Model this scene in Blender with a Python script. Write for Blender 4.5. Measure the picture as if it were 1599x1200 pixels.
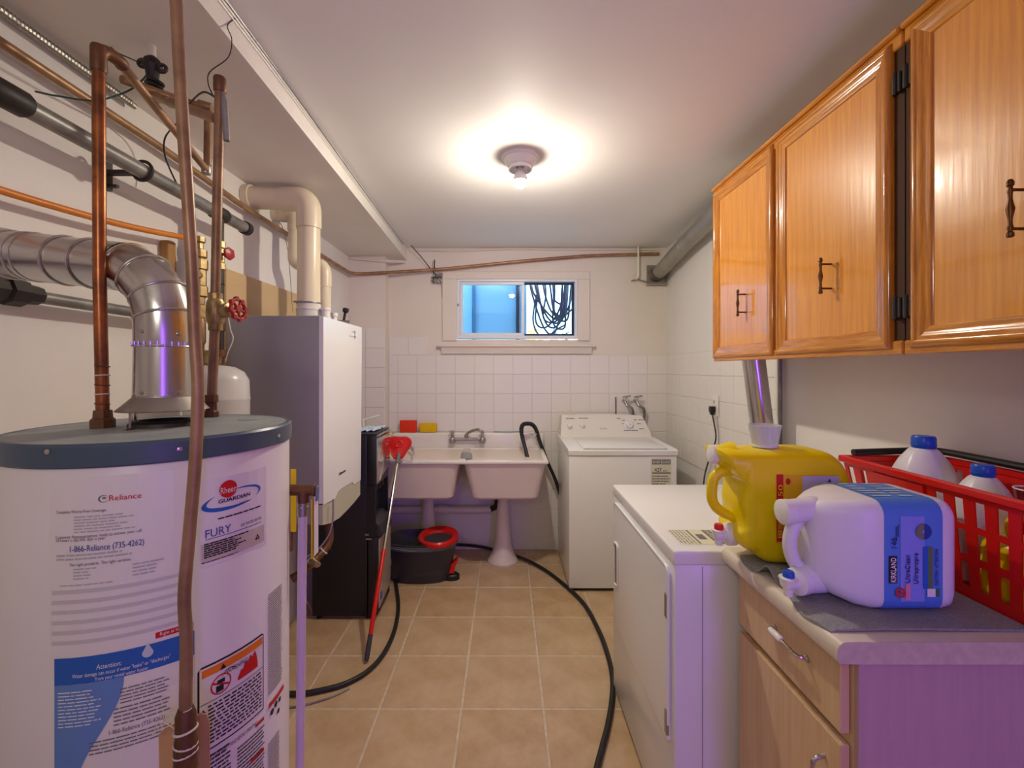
import bpy, bmesh, math, random
from mathutils import Vector, Matrix
random.seed(7)
scene = bpy.context.scene
for o in list(bpy.data.objects): bpy.data.objects.remove(o)
COL = scene.collection
PI = math.pi

# ------------------------------------------------------------------ camera
F, CX, CY, CH = 700.0, 791.0, 577.0, 1.43          # focal length and vanishing point in photo pixels, eye height
cam = bpy.data.cameras.new('camera'); cam.sensor_width = 36.0; cam.sensor_fit = 'HORIZONTAL'
cam.lens = F / 1599.0 * 36.0
cam.shift_x = (799.5 - CX) / 1599.0
cam.shift_y = (CY - 600.0) / 1599.0
cam.clip_start = 0.02
camo = bpy.data.objects.new('camera', cam); COL.objects.link(camo)
camo.location = (0, 0, CH); camo.rotation_euler = (PI/2, 0, 0)
scene.camera = camo

# ------------------------------------------------------------------ world, light, exposure
w = bpy.data.worlds.new('sky'); scene.world = w; w.use_nodes = True
bg = w.node_tree.nodes['Background']; bg.inputs[0].default_value = (0.80, 0.91, 1.0, 1); bg.inputs[1].default_value = 6.0
scene.view_settings.view_transform = 'Standard'; scene.view_settings.look = 'None'
scene.view_settings.gamma = 1.0; scene.view_settings.use_curve_mapping = False
scene.view_settings.exposure = 0.3
BULB = 1150.0; YFILL = -0.58
def area(name, loc, rot, sx, sy, power, col):
    l = bpy.data.lights.new(name, 'AREA'); l.shape = 'RECTANGLE'; l.size = sx; l.size_y = sy; l.energy = power; l.color = col
    o = bpy.data.objects.new(name, l); COL.objects.link(o); o.location = loc; o.rotation_euler = rot; return o
# assumed violet light added beyond an assumed doorway, tints what faces the camera
area('assumed_violet_light', (0.95, -1.9, 1.25), (PI/2, 0, 0), 0.35, 1.3, 17.0, (0.34, 0.11, 1.0))
# added warm fill light at the rear wall, brightens what faces the camera
area('rear_fill_light', (-0.35, YFILL, 1.93), (PI/2, 0, 0), 0.30, 0.14, 3.4, (1.0, 0.93, 0.84))

# ------------------------------------------------------------------ materials
def lin(c):
    return tuple(((v/255.0)/12.92 if v/255.0 <= 0.04045 else ((v/255.0+0.055)/1.055)**2.4) for v in c)
MATS = {}
def mat(name, rgb, rough=0.5, metal=0.0, noise=None, bump=None, coat=0.0, spec=0.5, stretch=None, rgb2=None, emit=0.0, trans=0.0, ior=1.45, sss=0.0):
    if name in MATS: return MATS[name]
    m = bpy.data.materials.new(name); m.use_nodes = True; nt = m.node_tree; b = nt.nodes['Principled BSDF']
    c = lin(rgb) + (1,)
    b.inputs['Base Color'].default_value = c; b.inputs['Roughness'].default_value = rough; b.inputs['Metallic'].default_value = metal
    b.inputs['Specular IOR Level'].default_value = spec; b.inputs['Coat Weight'].default_value = coat; b.inputs['Coat Roughness'].default_value = 0.06; b.inputs['Coat IOR'].default_value = 1.85 if coat >= 1 else 1.5
    b.inputs['Transmission Weight'].default_value = trans; b.inputs['IOR'].default_value = ior
    if sss: b.inputs['Subsurface Weight'].default_value = sss; b.inputs['Subsurface Radius'].default_value = (.02, .02, .02)
    if emit: b.inputs['Emission Color'].default_value = c; b.inputs['Emission Strength'].default_value = emit
    if noise or bump:
        tc = nt.nodes.new('ShaderNodeTexCoord'); mp = nt.nodes.new('ShaderNodeMapping')
        nt.links.new(tc.outputs['Object'], mp.inputs['Vector'])
        if stretch: mp.inputs['Scale'].default_value = stretch
    if noise:
        n = nt.nodes.new('ShaderNodeTexNoise'); n.inputs['Scale'].default_value = noise[0]; n.inputs['Detail'].default_value = 6; n.inputs['Roughness'].default_value = 0.62
        nt.links.new(mp.outputs[0], n.inputs['Vector'])
        r = nt.nodes.new('ShaderNodeValToRGB'); r.color_ramp.elements[0].position = 0.32; r.color_ramp.elements[1].position = 0.68
        c2 = lin(rgb2) + (1,) if rgb2 else tuple(v*(1-noise[1]) for v in c[:3]) + (1,)
        r.color_ramp.elements[0].color = c2; r.color_ramp.elements[1].color = c
        nt.links.new(n.outputs['Fac'], r.inputs['Fac']); nt.links.new(r.outputs['Color'], b.inputs['Base Color'])
    if bump:
        n2 = nt.nodes.new('ShaderNodeTexNoise'); n2.inputs['Scale'].default_value = bump[0]; n2.inputs['Detail'].default_value = 4
        nt.links.new(mp.outputs[0], n2.inputs['Vector'])
        bp = nt.nodes.new('ShaderNodeBump'); bp.inputs['Strength'].default_value = bump[1]; bp.inputs['Distance'].default_value = bump[2] if len(bump) > 2 else 0.002
        nt.links.new(n2.outputs['Fac'], bp.inputs['Height']); nt.links.new(bp.outputs[0], b.inputs['Normal'])
        if coat: nt.links.new(bp.outputs[0], b.inputs['Coat Normal'])
    MATS[name] = m; return m
def glassmat(name, tint, refl=0.10, rough=0.0):
    m = bpy.data.materials.new(name); m.use_nodes = True; nt = m.node_tree; nt.nodes.clear()
    o = nt.nodes.new('ShaderNodeOutputMaterial'); mx = nt.nodes.new('ShaderNodeMixShader'); t = nt.nodes.new('ShaderNodeBsdfTransparent'); g = nt.nodes.new('ShaderNodeBsdfGlossy')
    t.inputs[0].default_value = lin(tint) + (1,); g.inputs['Roughness'].default_value = rough; mx.inputs[0].default_value = refl
    nt.links.new(t.outputs[0], mx.inputs[1]); nt.links.new(g.outputs[0], mx.inputs[2]); nt.links.new(mx.outputs[0], o.inputs[0])
    MATS[name] = m; return m

PAINT = mat('cream_wall_paint', (233, 225, 212), 0.55, noise=(3.0, 0.05), bump=(60, 0.12))
PAINT2 = mat('white_wall_paint', (236, 232, 226), 0.5, noise=(3.0, 0.04), bump=(60, 0.1))
CEIL = mat('ceiling_paint', (240, 238, 234), 0.6, noise=(2.0, 0.03), bump=(8, 0.05), spec=0.25)
SOFF = mat('soffit_paint', (240, 234, 225), 0.5, noise=(3.0, 0.05))
TRIM = mat('white_trim_paint', (238, 234, 224), 0.4, noise=(20, 0.06))
WTILE = mat('white_wall_tile', (237, 233, 226), 0.3, noise=(4.0, 0.03))
GROUT = mat('wall_grout', (222, 216, 205), 0.8)
FTILE = mat('tan_floor_tile', (212, 182, 142), 0.34, noise=(7.0, 0.2), rgb2=(186, 150, 106), bump=(30, 0.15))
FTILE2 = mat('pale_tan_floor_tile', (214, 187, 150), 0.34, noise=(6.0, 0.2), rgb2=(192, 157, 116), bump=(30, 0.15))
FGROUT = mat('floor_grout', (226, 208, 180), 0.85, noise=(30, 0.25))
WHITE = mat('white_enamel', (240, 240, 240), 0.22, noise=(2.0, 0.02))
WHITE2 = mat('off_white_plastic', (236, 233, 224), 0.35)
VINYL = mat('white_vinyl', (236, 240, 244), 0.3)
GREY = mat('grey_sheet_metal', (150, 148, 150), 0.35, noise=(3.0, 0.04))
BWHITE = mat('boiler_white', (240, 240, 236), 0.22)
OLIVE = mat('olive_grey_plastic', (196, 193, 168), 0.45)
HEATER = mat('heater_enamel', (234, 229, 226), 0.25, noise=(3, 0.03))
CAP = mat('slate_blue_metal', (74, 92, 108), 0.35, noise=(6, 0.12))
CAPTOP = mat('dusty_slate_metal', (168, 172, 172), 0.55, noise=(9, 0.2), rgb2=(138, 146, 150))
GALV = mat('galvanised_steel', (205, 203, 200), 0.24, 1.0, noise=(5, 0.15), bump=(6, 0.06))
GALV2 = mat('dull_galvanised_steel', (176, 172, 162), 0.45, 0.85, noise=(8, 0.2))
COPPER = mat('brown_copper', (186, 110, 58), 0.32, 0.6, noise=(14, 0.4), rgb2=(92, 58, 38))
COPPER2 = mat('dull_copper', (186, 146, 106), 0.4, 0.4, noise=(12, 0.3), rgb2=(136, 104, 76))
COPPER3 = mat('aged_brown_copper', (166, 130, 94), 0.4, 0.25, noise=(16, 0.3), rgb2=(122, 92, 64))
BRASS = mat('brass', (186, 162, 112), 0.4, 0.6, noise=(30, 0.3), rgb2=(136, 112, 72))
BRONZE = mat('dark_bronze', (110, 76, 46), 0.36, 0.9, noise=(60, 0.3))
IRON = mat('black_iron', (66, 60, 58), 0.5, 0.5, noise=(20, 0.3))
GREYPIPE = mat('grey_steel_pipe', (156, 154, 148), 0.4, 0.35, noise=(10, 0.3), rgb2=(112, 110, 106))
BROWNFIT = mat('brown_fitting', (122, 84, 58), 0.5, 0.5, noise=(25, 0.4))
TAPE = mat('teflon_tape', (214, 206, 192), 0.6)
PVC = mat('cream_pvc', (228, 216, 184), 0.3, noise=(4, 0.05))
ORANGE = mat('orange_pipe', (222, 132, 40), 0.38)
REDP = mat('red_plastic', (214, 26, 20), 0.3)
REDM = mat('red_painted_metal', (176, 24, 32), 0.35, noise=(40, 0.2))
BLACK = mat('black_plastic', (30, 29, 30), 0.42)
BLACKR = mat('black_rubber', (38, 36, 35), 0.45)
CHAR = mat('charcoal_plastic', (58, 58, 62), 0.42)
COOL = mat('cooler_black', (34, 32, 32), 0.45, noise=(50, 0.1))
STEEL = mat('polished_steel', (206, 204, 198), 0.14, 1.0)
CHROME = mat('chrome', (200, 198, 194), 0.16, 1.0)
DULLCHROME = mat('dull_chrome', (168, 164, 158), 0.34, 0.9)
SINK = mat('sink_concrete_enamel', (232, 218, 206), 0.35, noise=(5, 0.06))
SINKIN = mat('sink_white_enamel', (236, 232, 222), 0.25, noise=(5, 0.05))
OAK = mat('honey_oak_panel', (240, 162, 30), 0.3, noise=(3.0, 0.3), rgb2=(214, 132, 14), bump=(2.6, 0.11, 0.003), stretch=(26, 26, 1.3), coat=1.0)
OAKF = mat('honey_oak_frame', (218, 142, 40), 0.22, noise=(4.0, 0.3), rgb2=(168, 98, 26), bump=(4, 0.2, 0.002), stretch=(30, 30, 2), coat=0.6)
OAKR = mat('honey_oak_rail', (226, 152, 46), 0.22, noise=(4.0, 0.3), rgb2=(178, 106, 30), bump=(4, 0.2, 0.002), stretch=(30, 2, 30), coat=0.6)
OAKD = mat('gap_shade_oak', (74, 42, 16), 0.8, noise=(4.0, 0.3), stretch=(30, 30, 2))  # shade of the gap between the doors put into the oak colour
MAPLE = mat('pale_maple_laminate', (222, 190, 148), 0.42, noise=(3.0, 0.1), stretch=(22, 22, 1.2), rgb2=(208, 172, 128))
LAMTOP = mat('cream_laminate', (226, 214, 196), 0.4, noise=(40, 0.08))
CERAMIC = mat('white_ceramic', (244, 242, 236), 0.12)
YELLOW = mat('yellow_jug_plastic', (246, 220, 6), 0.3)
JUGW = mat('milky_jug_plastic', (232, 230, 236), 0.32, sss=0.15)
JUGT = mat('white_cap_plastic', (240, 238, 238), 0.3)
BLUE = mat('blue_plastic', (26, 84, 190), 0.32)
LBLUE = mat('label_blue', (86, 140, 226), 0.4, noise=(6, 0.1))
TOWEL = mat('grey_towel', (158, 158, 158), 0.95, noise=(180, 0.3), bump=(260, 0.9))
PLY = mat('bare_plywood', (214, 184, 138), 0.7, noise=(2, 0.12), stretch=(20, 1, 8))
WOODS = mat('pine_strip', (176, 132, 78), 0.6, noise=(3, 0.25), stretch=(20, 20, 1))
INK = mat('black_ink', (34, 30, 34), 0.6)
INKG = mat('grey_ink', (120, 116, 118), 0.6)
INKL = mat('pale_grey_ink', (186, 183, 185), 0.6)
INKB = mat('blue_ink', (60, 76, 150), 0.6)
PB = mat('print_blue', (40, 100, 186), 0.5)
PB2 = mat('print_light_blue', (104, 144, 204), 0.5)
PRED = mat('print_red', (206, 20, 28), 0.5)
PORG = mat('print_orange', (240, 130, 30), 0.5)
PW = mat('print_white', (240, 238, 234), 0.5)
PAPER = mat('label_paper', (236, 232, 226), 0.5)
PAPERY = mat('energy_label_paper', (226, 224, 202), 0.5)
MANILA = mat('manila_tag', (206, 164, 106), 0.7, noise=(14, 0.1))
YTAG = mat('yellow_tag', (238, 206, 16), 0.5)
SPONGER = mat('red_sponge', (224, 54, 28), 0.85, bump=(200, 0.5))
SPONGEY = mat('yellow_sponge', (226, 184, 14), 0.85, bump=(200, 0.5))
PANEB = glassmat('window_glass', (206, 232, 248), 0.09)
CLEAR = glassmat('clear_plastic', (232, 236, 240), 0.14, 0.05)
FROST = glassmat('frosted_cup', (240, 243, 246), 0.12, 0.1); _n = FROST.node_tree; _d = _n.nodes.new('ShaderNodeBsdfDiffuse'); _d.inputs[0].default_value = (0.85, 0.87, 0.9, 1); _m = _n.nodes.new('ShaderNodeMixShader'); _m.inputs[0].default_value = 0.38
_o = [n for n in _n.nodes if n.type == 'OUTPUT_MATERIAL'][0]; _p = _o.inputs[0].links[0].from_node; _n.links.new(_p.outputs[0], _m.inputs[1]); _n.links.new(_d.outputs[0], _m.inputs[2]); _n.links.new(_m.outputs[0], _o.inputs[0])
BPANEL = mat('pale_blue_panel', (168, 210, 240), 0.4, noise=(5, 0.06))
DBLUE = mat('teal_blue_post', (40, 120, 160), 0.5)
NAVY = mat('navy_frame', (20, 36, 58), 0.5)
BULBM = mat('bulb_glow', (255, 244, 226), 0.4, emit=BULB)
PORC = mat('porcelain_lampholder', (238, 236, 231), 0.3)
GREENW = mat('green_wire', (52, 84, 74), 0.5)
LEAF = mat('autumn_leaf', (224, 184, 60), 0.7)
LEAFG = mat('green_leaf', (70, 120, 80), 0.7)
OUTG = mat('pale_paving', (200, 196, 190), 0.8, noise=(8, 0.1))
PURPV = mat('pink_pipe_plastic', (216, 200, 212), 0.35)

# ------------------------------------------------------------------ builders
def at(px, py, Y):                 # photo pixel -> point at depth Y
    return Vector(((px-CX)/F*Y, Y, CH-(py-CY)/F*Y))
def atx(px, py, X):                # photo pixel -> point on a plane X = const
    Y = X*F/(px-CX); return Vector((X, Y, CH-(py-CY)/F*Y))
def atz(px, py, z):                # photo pixel -> point on a plane z = const
    Y = (CH-z)*F/(py-CY); return Vector(((px-CX)/F*Y, Y, z))

class G:
    def __init__(s): s.v = []; s.f = []
    def add(s, vs, fs):
        b = len(s.v); s.v += [Vector(p) for p in vs]; s.f += [tuple(i+b for i in f) for f in fs]; return s
    def bm_add(s, bm):
        bm.verts.index_update(); s.add([v.co.copy() for v in bm.verts], [[v.index for v in f.verts] for f in bm.faces]); bm.free(); return s
    def box(s, x0, x1, y0, y1, z0, z1, bevel=0.0, seg=2):
        bm = bmesh.new(); bmesh.ops.create_cube(bm, size=1)
        for v in bm.verts: v.co = Vector(((x0+x1)/2+v.co.x*(x1-x0), (y0+y1)/2+v.co.y*(y1-y0), (z0+z1)/2+v.co.z*(z1-z0)))
        if bevel: bmesh.ops.bevel(bm, geom=bm.edges[:], offset=bevel, segments=seg, profile=0.5, affect='EDGES', clamp_overlap=True)
        return s.bm_add(bm)
    def loft(s, rings, cap=True, closed=True):
        b = len(s.v); n = len(rings[0])
        for r in rings: s.v += [Vector(p) for p in r]
        for i in range(len(rings)-1):
            for j in range(n if closed else n-1):
                k = (j+1) % n
                s.f.append((b+i*n+j, b+i*n+k, b+(i+1)*n+k, b+(i+1)*n+j))
        if cap and closed:
            s.f.append(tuple(b+j for j in range(n))[::-1]); s.f.append(tuple(b+(len(rings)-1)*n+j for j in range(n)))
        return s
    def tube(s, pts, r, n=12, cap=True, flat=1.0):
        pts = [Vector(p) for p in pts]; N = len(pts); rings = []
        rs = r if isinstance(r, (list, tuple)) else [r]*N
        tang = []
        for i in range(N):
            a = (pts[i]-pts[i-1]).normalized() if i else None; b = (pts[i+1]-pts[i]).normalized() if i < N-1 else None
            t = (a+b).normalized() if a is not None and b is not None and (a+b).length > 1e-6 else (a if b is None else b); tang.append(t)
        t0 = tang[0]; u = t0.cross(Vector((0, 0, 1)));
        if u.length < 0.1: u = t0.cross(Vector((1, 0, 0)))
        u.normalize()
        for i in range(N):
            t = tang[i]
            if i:
                q = tang[i-1].rotation_difference(t); u = q @ u
            u = (u - t*u.dot(t)).normalized(); v = t.cross(u)
            k = 1.0
            if 0 < i < N-1:
                c = (pts[i]-pts[i-1]).normalized().dot(t); k = 1.0/max(c, 0.6)
            rings.append([pts[i] + (u*math.cos(a)*k + v*math.sin(a)*flat)*rs[i] for a in [2*PI*j/n for j in range(n)]])
        return s.loft(rings, cap)
    def lathe(s, prof, c=(0, 0, 0), axis=(0, 0, 1), n=24, cap=True, sx=1.0, sy=1.0):
        ax = Vector(axis).normalized(); q = Vector((0, 0, 1)).rotation_difference(ax); c = Vector(c)
        return s.loft([[c + q @ Vector((r*math.cos(2*PI*j/n)*sx, r*math.sin(2*PI*j/n)*sy, z)) for j in range(n)] for r, z in prof], cap)
    def ring(s, c, axis, R, r, n=24, m=8, sx=1.0):
        ax = Vector(axis).normalized(); q = Vector((0, 0, 1)).rotation_difference(ax); c = Vector(c); b = len(s.v)
        for i in range(n):
            A = 2*PI*i/n
            for j in range(m):
                B = 2*PI*j/m; s.v.append(c + q @ Vector(((R+r*math.cos(B))*math.cos(A)*sx, (R+r*math.cos(B))*math.sin(A), r*math.sin(B))))
        for i in range(n):
            for j in range(m):
                s.f.append((b+i*m+j, b+((i+1) % n)*m+j, b+((i+1) % n)*m+(j+1) % m, b+i*m+(j+1) % m))
        return s
    def prism(s, poly, axis, a, b, k=0.0, layers=5, centre=None):
        # poly: 2-D outline; axis 'x','y','z' is the extrusion axis; k > 0 rounds the two end faces
        def P(p, t):
            return {'x': (t, p[0], p[1]), 'y': (p[0], t, p[1]), 'z': (p[0], p[1], t)}[axis]
        if not k: return s.loft([[P(p, a) for p in poly], [P(p, b) for p in poly]])
        cx = sum(p[0] for p in poly)/len(poly); cy = sum(p[1] for p in poly)/len(poly)
        if centre: cx, cy = centre
        rings = []
        for i in range(2*layers+1):
            t = -1+i/layers; t = math.copysign(1-(1-abs(t))**2, t)
            sc = 1-k*(1-math.sqrt(max(0, 1-abs(t)**4)))
            rings.append([P((cx+(p[0]-cx)*sc, cy+(p[1]-cy)*sc), (a+b)/2+t*(b-a)/2) for p in poly])
        return s.loft(rings)
    def xf(s, M):
        s.v = [M @ p for p in s.v]; return s

def cat(pts, n=6):
    pts = [Vector(p) for p in pts]; out = []
    for i in range(len(pts)-1):
        p0 = pts[max(i-1, 0)]; p1 = pts[i]; p2 = pts[i+1]; p3 = pts[min(i+2, len(pts)-1)]
        for j in range(n):
            t = j/n; out.append(0.5*((2*p1)+(-p0+p2)*t+(2*p0-5*p1+4*p2-p3)*t*t+(-p0+3*p1-3*p2+p3)*t**3))
    out.append(pts[-1]); return out
def bend(pts, r, n=5):
    pts = [Vector(p) for p in pts]; out = [pts[0]]
    for i in range(1, len(pts)-1):
        a = pts[i-1]-pts[i]; b = pts[i+1]-pts[i]; rr = min(r, a.length*0.48, b.length*0.48)
        A = pts[i]+a.normalized()*rr; B = pts[i]+b.normalized()*rr
        for j in range(n+1):
            t = j/n; out.append(A*(1-t)**2 + pts[i]*2*t*(1-t) + B*t*t)
    out.append(pts[-1]); return out

WM = {}
def obj(name, g, m, parent=None, smooth=35, kind=None):
    me = bpy.data.meshes.new(name); me.from_pydata([tuple(v) for v in g.v], [], g.f); me.update()
    bm = bmesh.new(); bm.from_mesh(me); bmesh.ops.remove_doubles(bm, verts=bm.verts, dist=1e-6); bmesh.ops.recalc_face_normals(bm, faces=bm.faces); bm.to_mesh(me); bm.free()
    me.materials.append(m)
    if smooth:
        me.polygons.foreach_set('use_smooth', [True]*len(me.polygons)); me.set_sharp_from_angle(angle=math.radians(smooth))
    o = bpy.data.objects.new(name, me); COL.objects.link(o); WM[o.name] = Matrix.Identity(4)
    if parent: o.parent = parent; o.matrix_parent_inverse = WM[parent.name].inverted()
    if kind: o['kind'] = kind
    return o
def thing(name, label, cate, loc, group=None):
    o = bpy.data.objects.new(name, None); COL.objects.link(o); o.location = loc; o.empty_display_size = 0.05
    WM[o.name] = Matrix.Translation(Vector(loc)); o['label'] = label; o['category'] = cate
    if group: o['group'] = group
    return o
def tag(o, label, cate, group=None):
    o['label'] = label; o['category'] = cate
    if group: o['group'] = group
    return o
def struct(name, g, m, label=None, smooth=0):
    o = obj(name, g, m, None, smooth, 'structure')
    if label: o['label'] = label
    return o

# -------- flat print on surfaces: a surface turns photo pixels into (u, v) and (u, v) into 3-D
class Cyl:
    def __init__(s, cx, cy, R): s.cx, s.cy, s.R = cx, cy, R
    def uv(s, px, py):
        d = Vector(((px-CX)/F, 1.0)); c = Vector((s.cx, s.cy)); A = d.dot(d); B = d.dot(c); C = c.dot(c)-s.R**2
        t = (B-math.sqrt(max(0, B*B-A*C)))/A
        return (math.atan2(d.y*t-s.cy, d.x*t-s.cx)*s.R, CH-(py-CY)/F*t)
    def p(s, u, v, off): a = u/s.R; return Vector((s.cx+(s.R+off)*math.cos(a), s.cy+(s.R+off)*math.sin(a), v))
class Plane:
    def __init__(s, o, ud, vd): s.o, s.ud, s.vd = Vector(o), Vector(ud).normalized(), Vector(vd).normalized(); s.n = s.ud.cross(s.vd)
    def uv(s, px, py):
        d = Vector(((px-CX)/F, 1.0, -(py-CY)/F)); e = Vector((0, 0, CH)); t = (s.o-e).dot(s.n)/d.dot(s.n); q = e+d*t-s.o
        return (q.dot(s.ud), q.dot(s.vd))
    def p(s, u, v, off): return s.o+s.ud*u+s.vd*v+s.n*off
_tc = {}
def text_tris(t):
    if t in _tc: return _tc[t]
    c = bpy.data.curves.new('t', 'FONT'); c.body = t; c.size = 1; c.resolution_u = 3; o = bpy.data.objects.new('t', c)
    me = bpy.data.meshes.new_from_object(o); vs = [(v.co.x, v.co.y) for v in me.vertices]; fs = [tuple(p.vertices) for p in me.polygons]
    bpy.data.objects.remove(o); bpy.data.curves.remove(c); bpy.data.meshes.remove(me)
    _tc[t] = (vs, fs); return _tc[t]
def put_text(g, surf, t, px0, px1, pyb, pyt, off=0.0012, shear=0.0, rot=False):
    # writes t so that its box covers the pixel box on the surface (pyb, pyt measured at the middle); rot: reads upwards
    vs, fs = text_tris(t); xs = [v[0] for v in vs]; x0, x1 = min(xs), max(xs); h = 0.72
    pm = (px0+px1)/2; u0 = surf.uv(px0, pyb)[0]; u1 = surf.uv(px1, pyb)[0]; v0 = surf.uv(pm, pyb)[1]; v1 = surf.uv(pm, pyt)[1]
    out = []
    for x, y in vs:
        a = (x-x0)/(x1-x0); b = y/h
        if rot: U = u1+(u0-u1)*b; V = v0+(v1-v0)*a
        else: U = u0+(u1-u0)*a+shear*b*(v1-v0); V = v0+(v1-v0)*b
        out.append(surf.p(U, V, off))
    g.add(out, fs)
def put_poly(g, surf, pts, off=0.0008, uv=False, du=0.02):
    # filled strip polygon: list of (u, vlow, vhigh) columns
    rows = []
    for i in range(len(pts)-1):
        (ua, la, ha), (ub, lb, hb) = pts[i], pts[i+1]; n = max(1, int(abs(ub-ua)/du))
        for j in range(n + (1 if i == len(pts)-2 else 0)):
            t = j/n; rows.append((ua+(ub-ua)*t, la+(lb-la)*t, ha+(hb-ha)*t))
    vs = []; 
    for u, l, h in rows: vs += [surf.p(u, l, off), surf.p(u, h, off)]
    g.add(vs, [(2*i, 2*i+2, 2*i+3, 2*i+1) for i in range(len(rows)-1)])
def put_rect(g, surf, px0, px1, py0, py1, off=0.0008):
    pm = (px0+px1)/2; u0 = surf.uv(px0, py0)[0]; u1 = surf.uv(px1, py0)[0]; a = surf.uv(pm, py1)[1]; b = surf.uv(pm, py0)[1]
    put_poly(g, surf, [(u0, a, b), (u1, a, b)], off)
def put_lines(g, surf, px0, px1, py0, py1, n, fill=0.5, off=0.0011, ragged=0.25, word=0.012):
    # rows of small word-like bars standing for print too small to read
    pm = (px0+px1)/2; u0 = surf.uv(px0, py0)[0]; u1 = surf.uv(px1, py0)[0]; a = surf.uv(pm, py1)[1]; b = surf.uv(pm, py0)[1]; step = (b-a)/n
    for i in range(n):
        z = b-(i+0.5)*step; end = u0+(u1-u0)*(1-random.random()*ragged); u = u0
        while u < end-0.002:
            l = min(word*(0.4+random.random()), end-u); put_poly(g, surf, [(u, z-step*fill/2, z+step*fill/2), (u+l, z-step*fill/2, z+step*fill/2)], off); u += l+word*0.13
def put_disc(g, surf, u, v, ru, rv, off, n=28, hole=0.0, a0=0.0, a1=2*PI):
    o = []; i2 = []
    for j in range(n+1):
        a = a0+(a1-a0)*j/n
        o.append(surf.p(u+ru*math.cos(a), v+rv*math.sin(a), off)); i2.append(surf.p(u+ru*hole*math.cos(a), v+rv*hole*math.sin(a), off))
    m = n+1
    g.add(o+i2, [(j, j+1, m+j+1, m+j) for j in range(n)])
def put_crescent(g, surf, u, v, ru, rv, a0, a1, wmax, off, n=28, tilt=0.0):
    o = []; q = []
    for j in range(n+1):
        t = j/n; a = a0+(a1-a0)*t; wd = wmax*math.sin(PI*t)**1.0
        for lst, k in ((o, 0.0), (q, wd)):
            x = (ru-k)*math.cos(a); y = (rv-k*0.7)*math.sin(a)
            lst.append(surf.p(u+x*math.cos(tilt)-y*math.sin(tilt), v+x*math.sin(tilt)+y*math.cos(tilt), off))
    g.add(o+q, [(j, j+1, n+1+j+1, n+1+j) for j in range(n)])

# ================================================================== THE SETTING
XL, XR, YB, ZC, ZS, YR, YE = -1.22, 1.27, 3.562, 2.394, 2.30, -0.62, -2.5
floor = struct('floor', G().box(XL-0.1, XR+0.1, YE, YB+0.1, -0.1, -0.0018), FGROUT, 'tan ceramic tile floor of the laundry room')
def sx(Y): return -0.733-0.028*(Y-1.055)          # soffit edge
def tilemesh(name, a, b, t, m, bev=0.002):
    g = G().box(-a/2, a/2, -b/2, b/2, -t, 0, bev, 1); me = bpy.data.meshes.new(name); me.from_pydata([tuple(v) for v in g.v], [], g.f); me.materials.append(m); return me
FT = [tilemesh('floor_tile', 0.3370, 0.3410, 0.009, m, 0.0025) for m in (FTILE, FTILE2)]
for i in range(-3, 5):
    for j in range(-8, 6):
        x0, x1 = -0.190+0.345*i, -0.190+0.345*(i+1); y0, y1 = 1.888+0.349*j, 1.888+0.349*(j+1)
        a, b = max(x0, XL), min(x1, XR); c, d = max(y0, YR-0.3), min(y1, YB)
        if b-a < 0.02 or d-c < 0.02: continue
        o = bpy.data.objects.new('floor_tile', FT[random.randint(0, 1)]); COL.objects.link(o); o.parent = floor
        o.location = ((a+b)/2, (c+d)/2, random.uniform(-0.0006, 0.0004)); o.scale = ((b-a)/0.345, (d-c)/0.349, 1); o.rotation_euler = (0, 0, 0)

# back wall with the window opening
wx0, wx1, wz0, wz1 = -0.405, 0.575, 1.665, 2.165
wall_back = struct('wall_back', G().box(XL-0.1, wx0, YB, YB+0.2, 0, ZC+0.1).box(wx1, XR+0.1, YB, YB+0.2, 0, ZC+0.1).box(wx0, wx1, YB, YB+0.2, 0, wz0).box(wx0, wx1, YB, YB+0.2, wz1, ZC+0.1), PAINT, 'cream painted back wall with white wall tiles below the window')
wall_left = struct('wall_left', G().box(XL-0.1, XL, YE, YB, 0, ZC+0.1), PAINT2, 'white left wall behind the pipes')
wall_right = struct('wall_right', G().box(XR, XR+0.1, YE, YB, 0, ZC+0.1), PAINT2, 'white right wall with tiles beside the washer')
wall_rear = struct('wall_rear', G().box(XL, 0.22, YR-0.1, YR, 0, ZC).box(1.16, XR, YR-0.1, YR, 0, ZC).box(0.22, 1.16, YR-0.1, YR, 2.06, ZC).box(XL, XR, YE-0.1, YE, 0, ZC), PAINT2, 'wall with an assumed doorway behind the camera')  # unseen wall, its doorway assumed to let the violet light in
ceiling = struct('ceiling', G().box(XL-0.1, XR+0.1, YE, YB+0.1, ZC, ZC+0.1), CEIL, 'glossy white painted ceiling')
bump = struct('wall_corner', G().box(XL, -0.935, 3.457, YB, 0, ZS), PAINT, 'boxed-out corner of the back wall')
g = G(); g.prism([(XL, YR), (sx(YR), YR), (sx(YB), YB), (XL, YB)], 'z', ZS, ZC+0.002)
ceiling_soffit = struct('ceiling_soffit', g, SOFF, 'lower soffit over the pipes')
g = G(); g.prism([(sx(YR)-0.006, YR), (sx(YR)+0.010, YR), (sx(YB)+0.010, YB), (sx(YB)-0.006, YB)], 'z', ZS-0.004, ZC-0.002)
struct('trim_1', g, TRIM, 'white board on the edge of the soffit')
struct('baseboard_back', G().box(-0.93, XR, YB-0.010, YB, 0, 0.098, 0.003, 1), TRIM, 'white baseboard under the sink')

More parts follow.
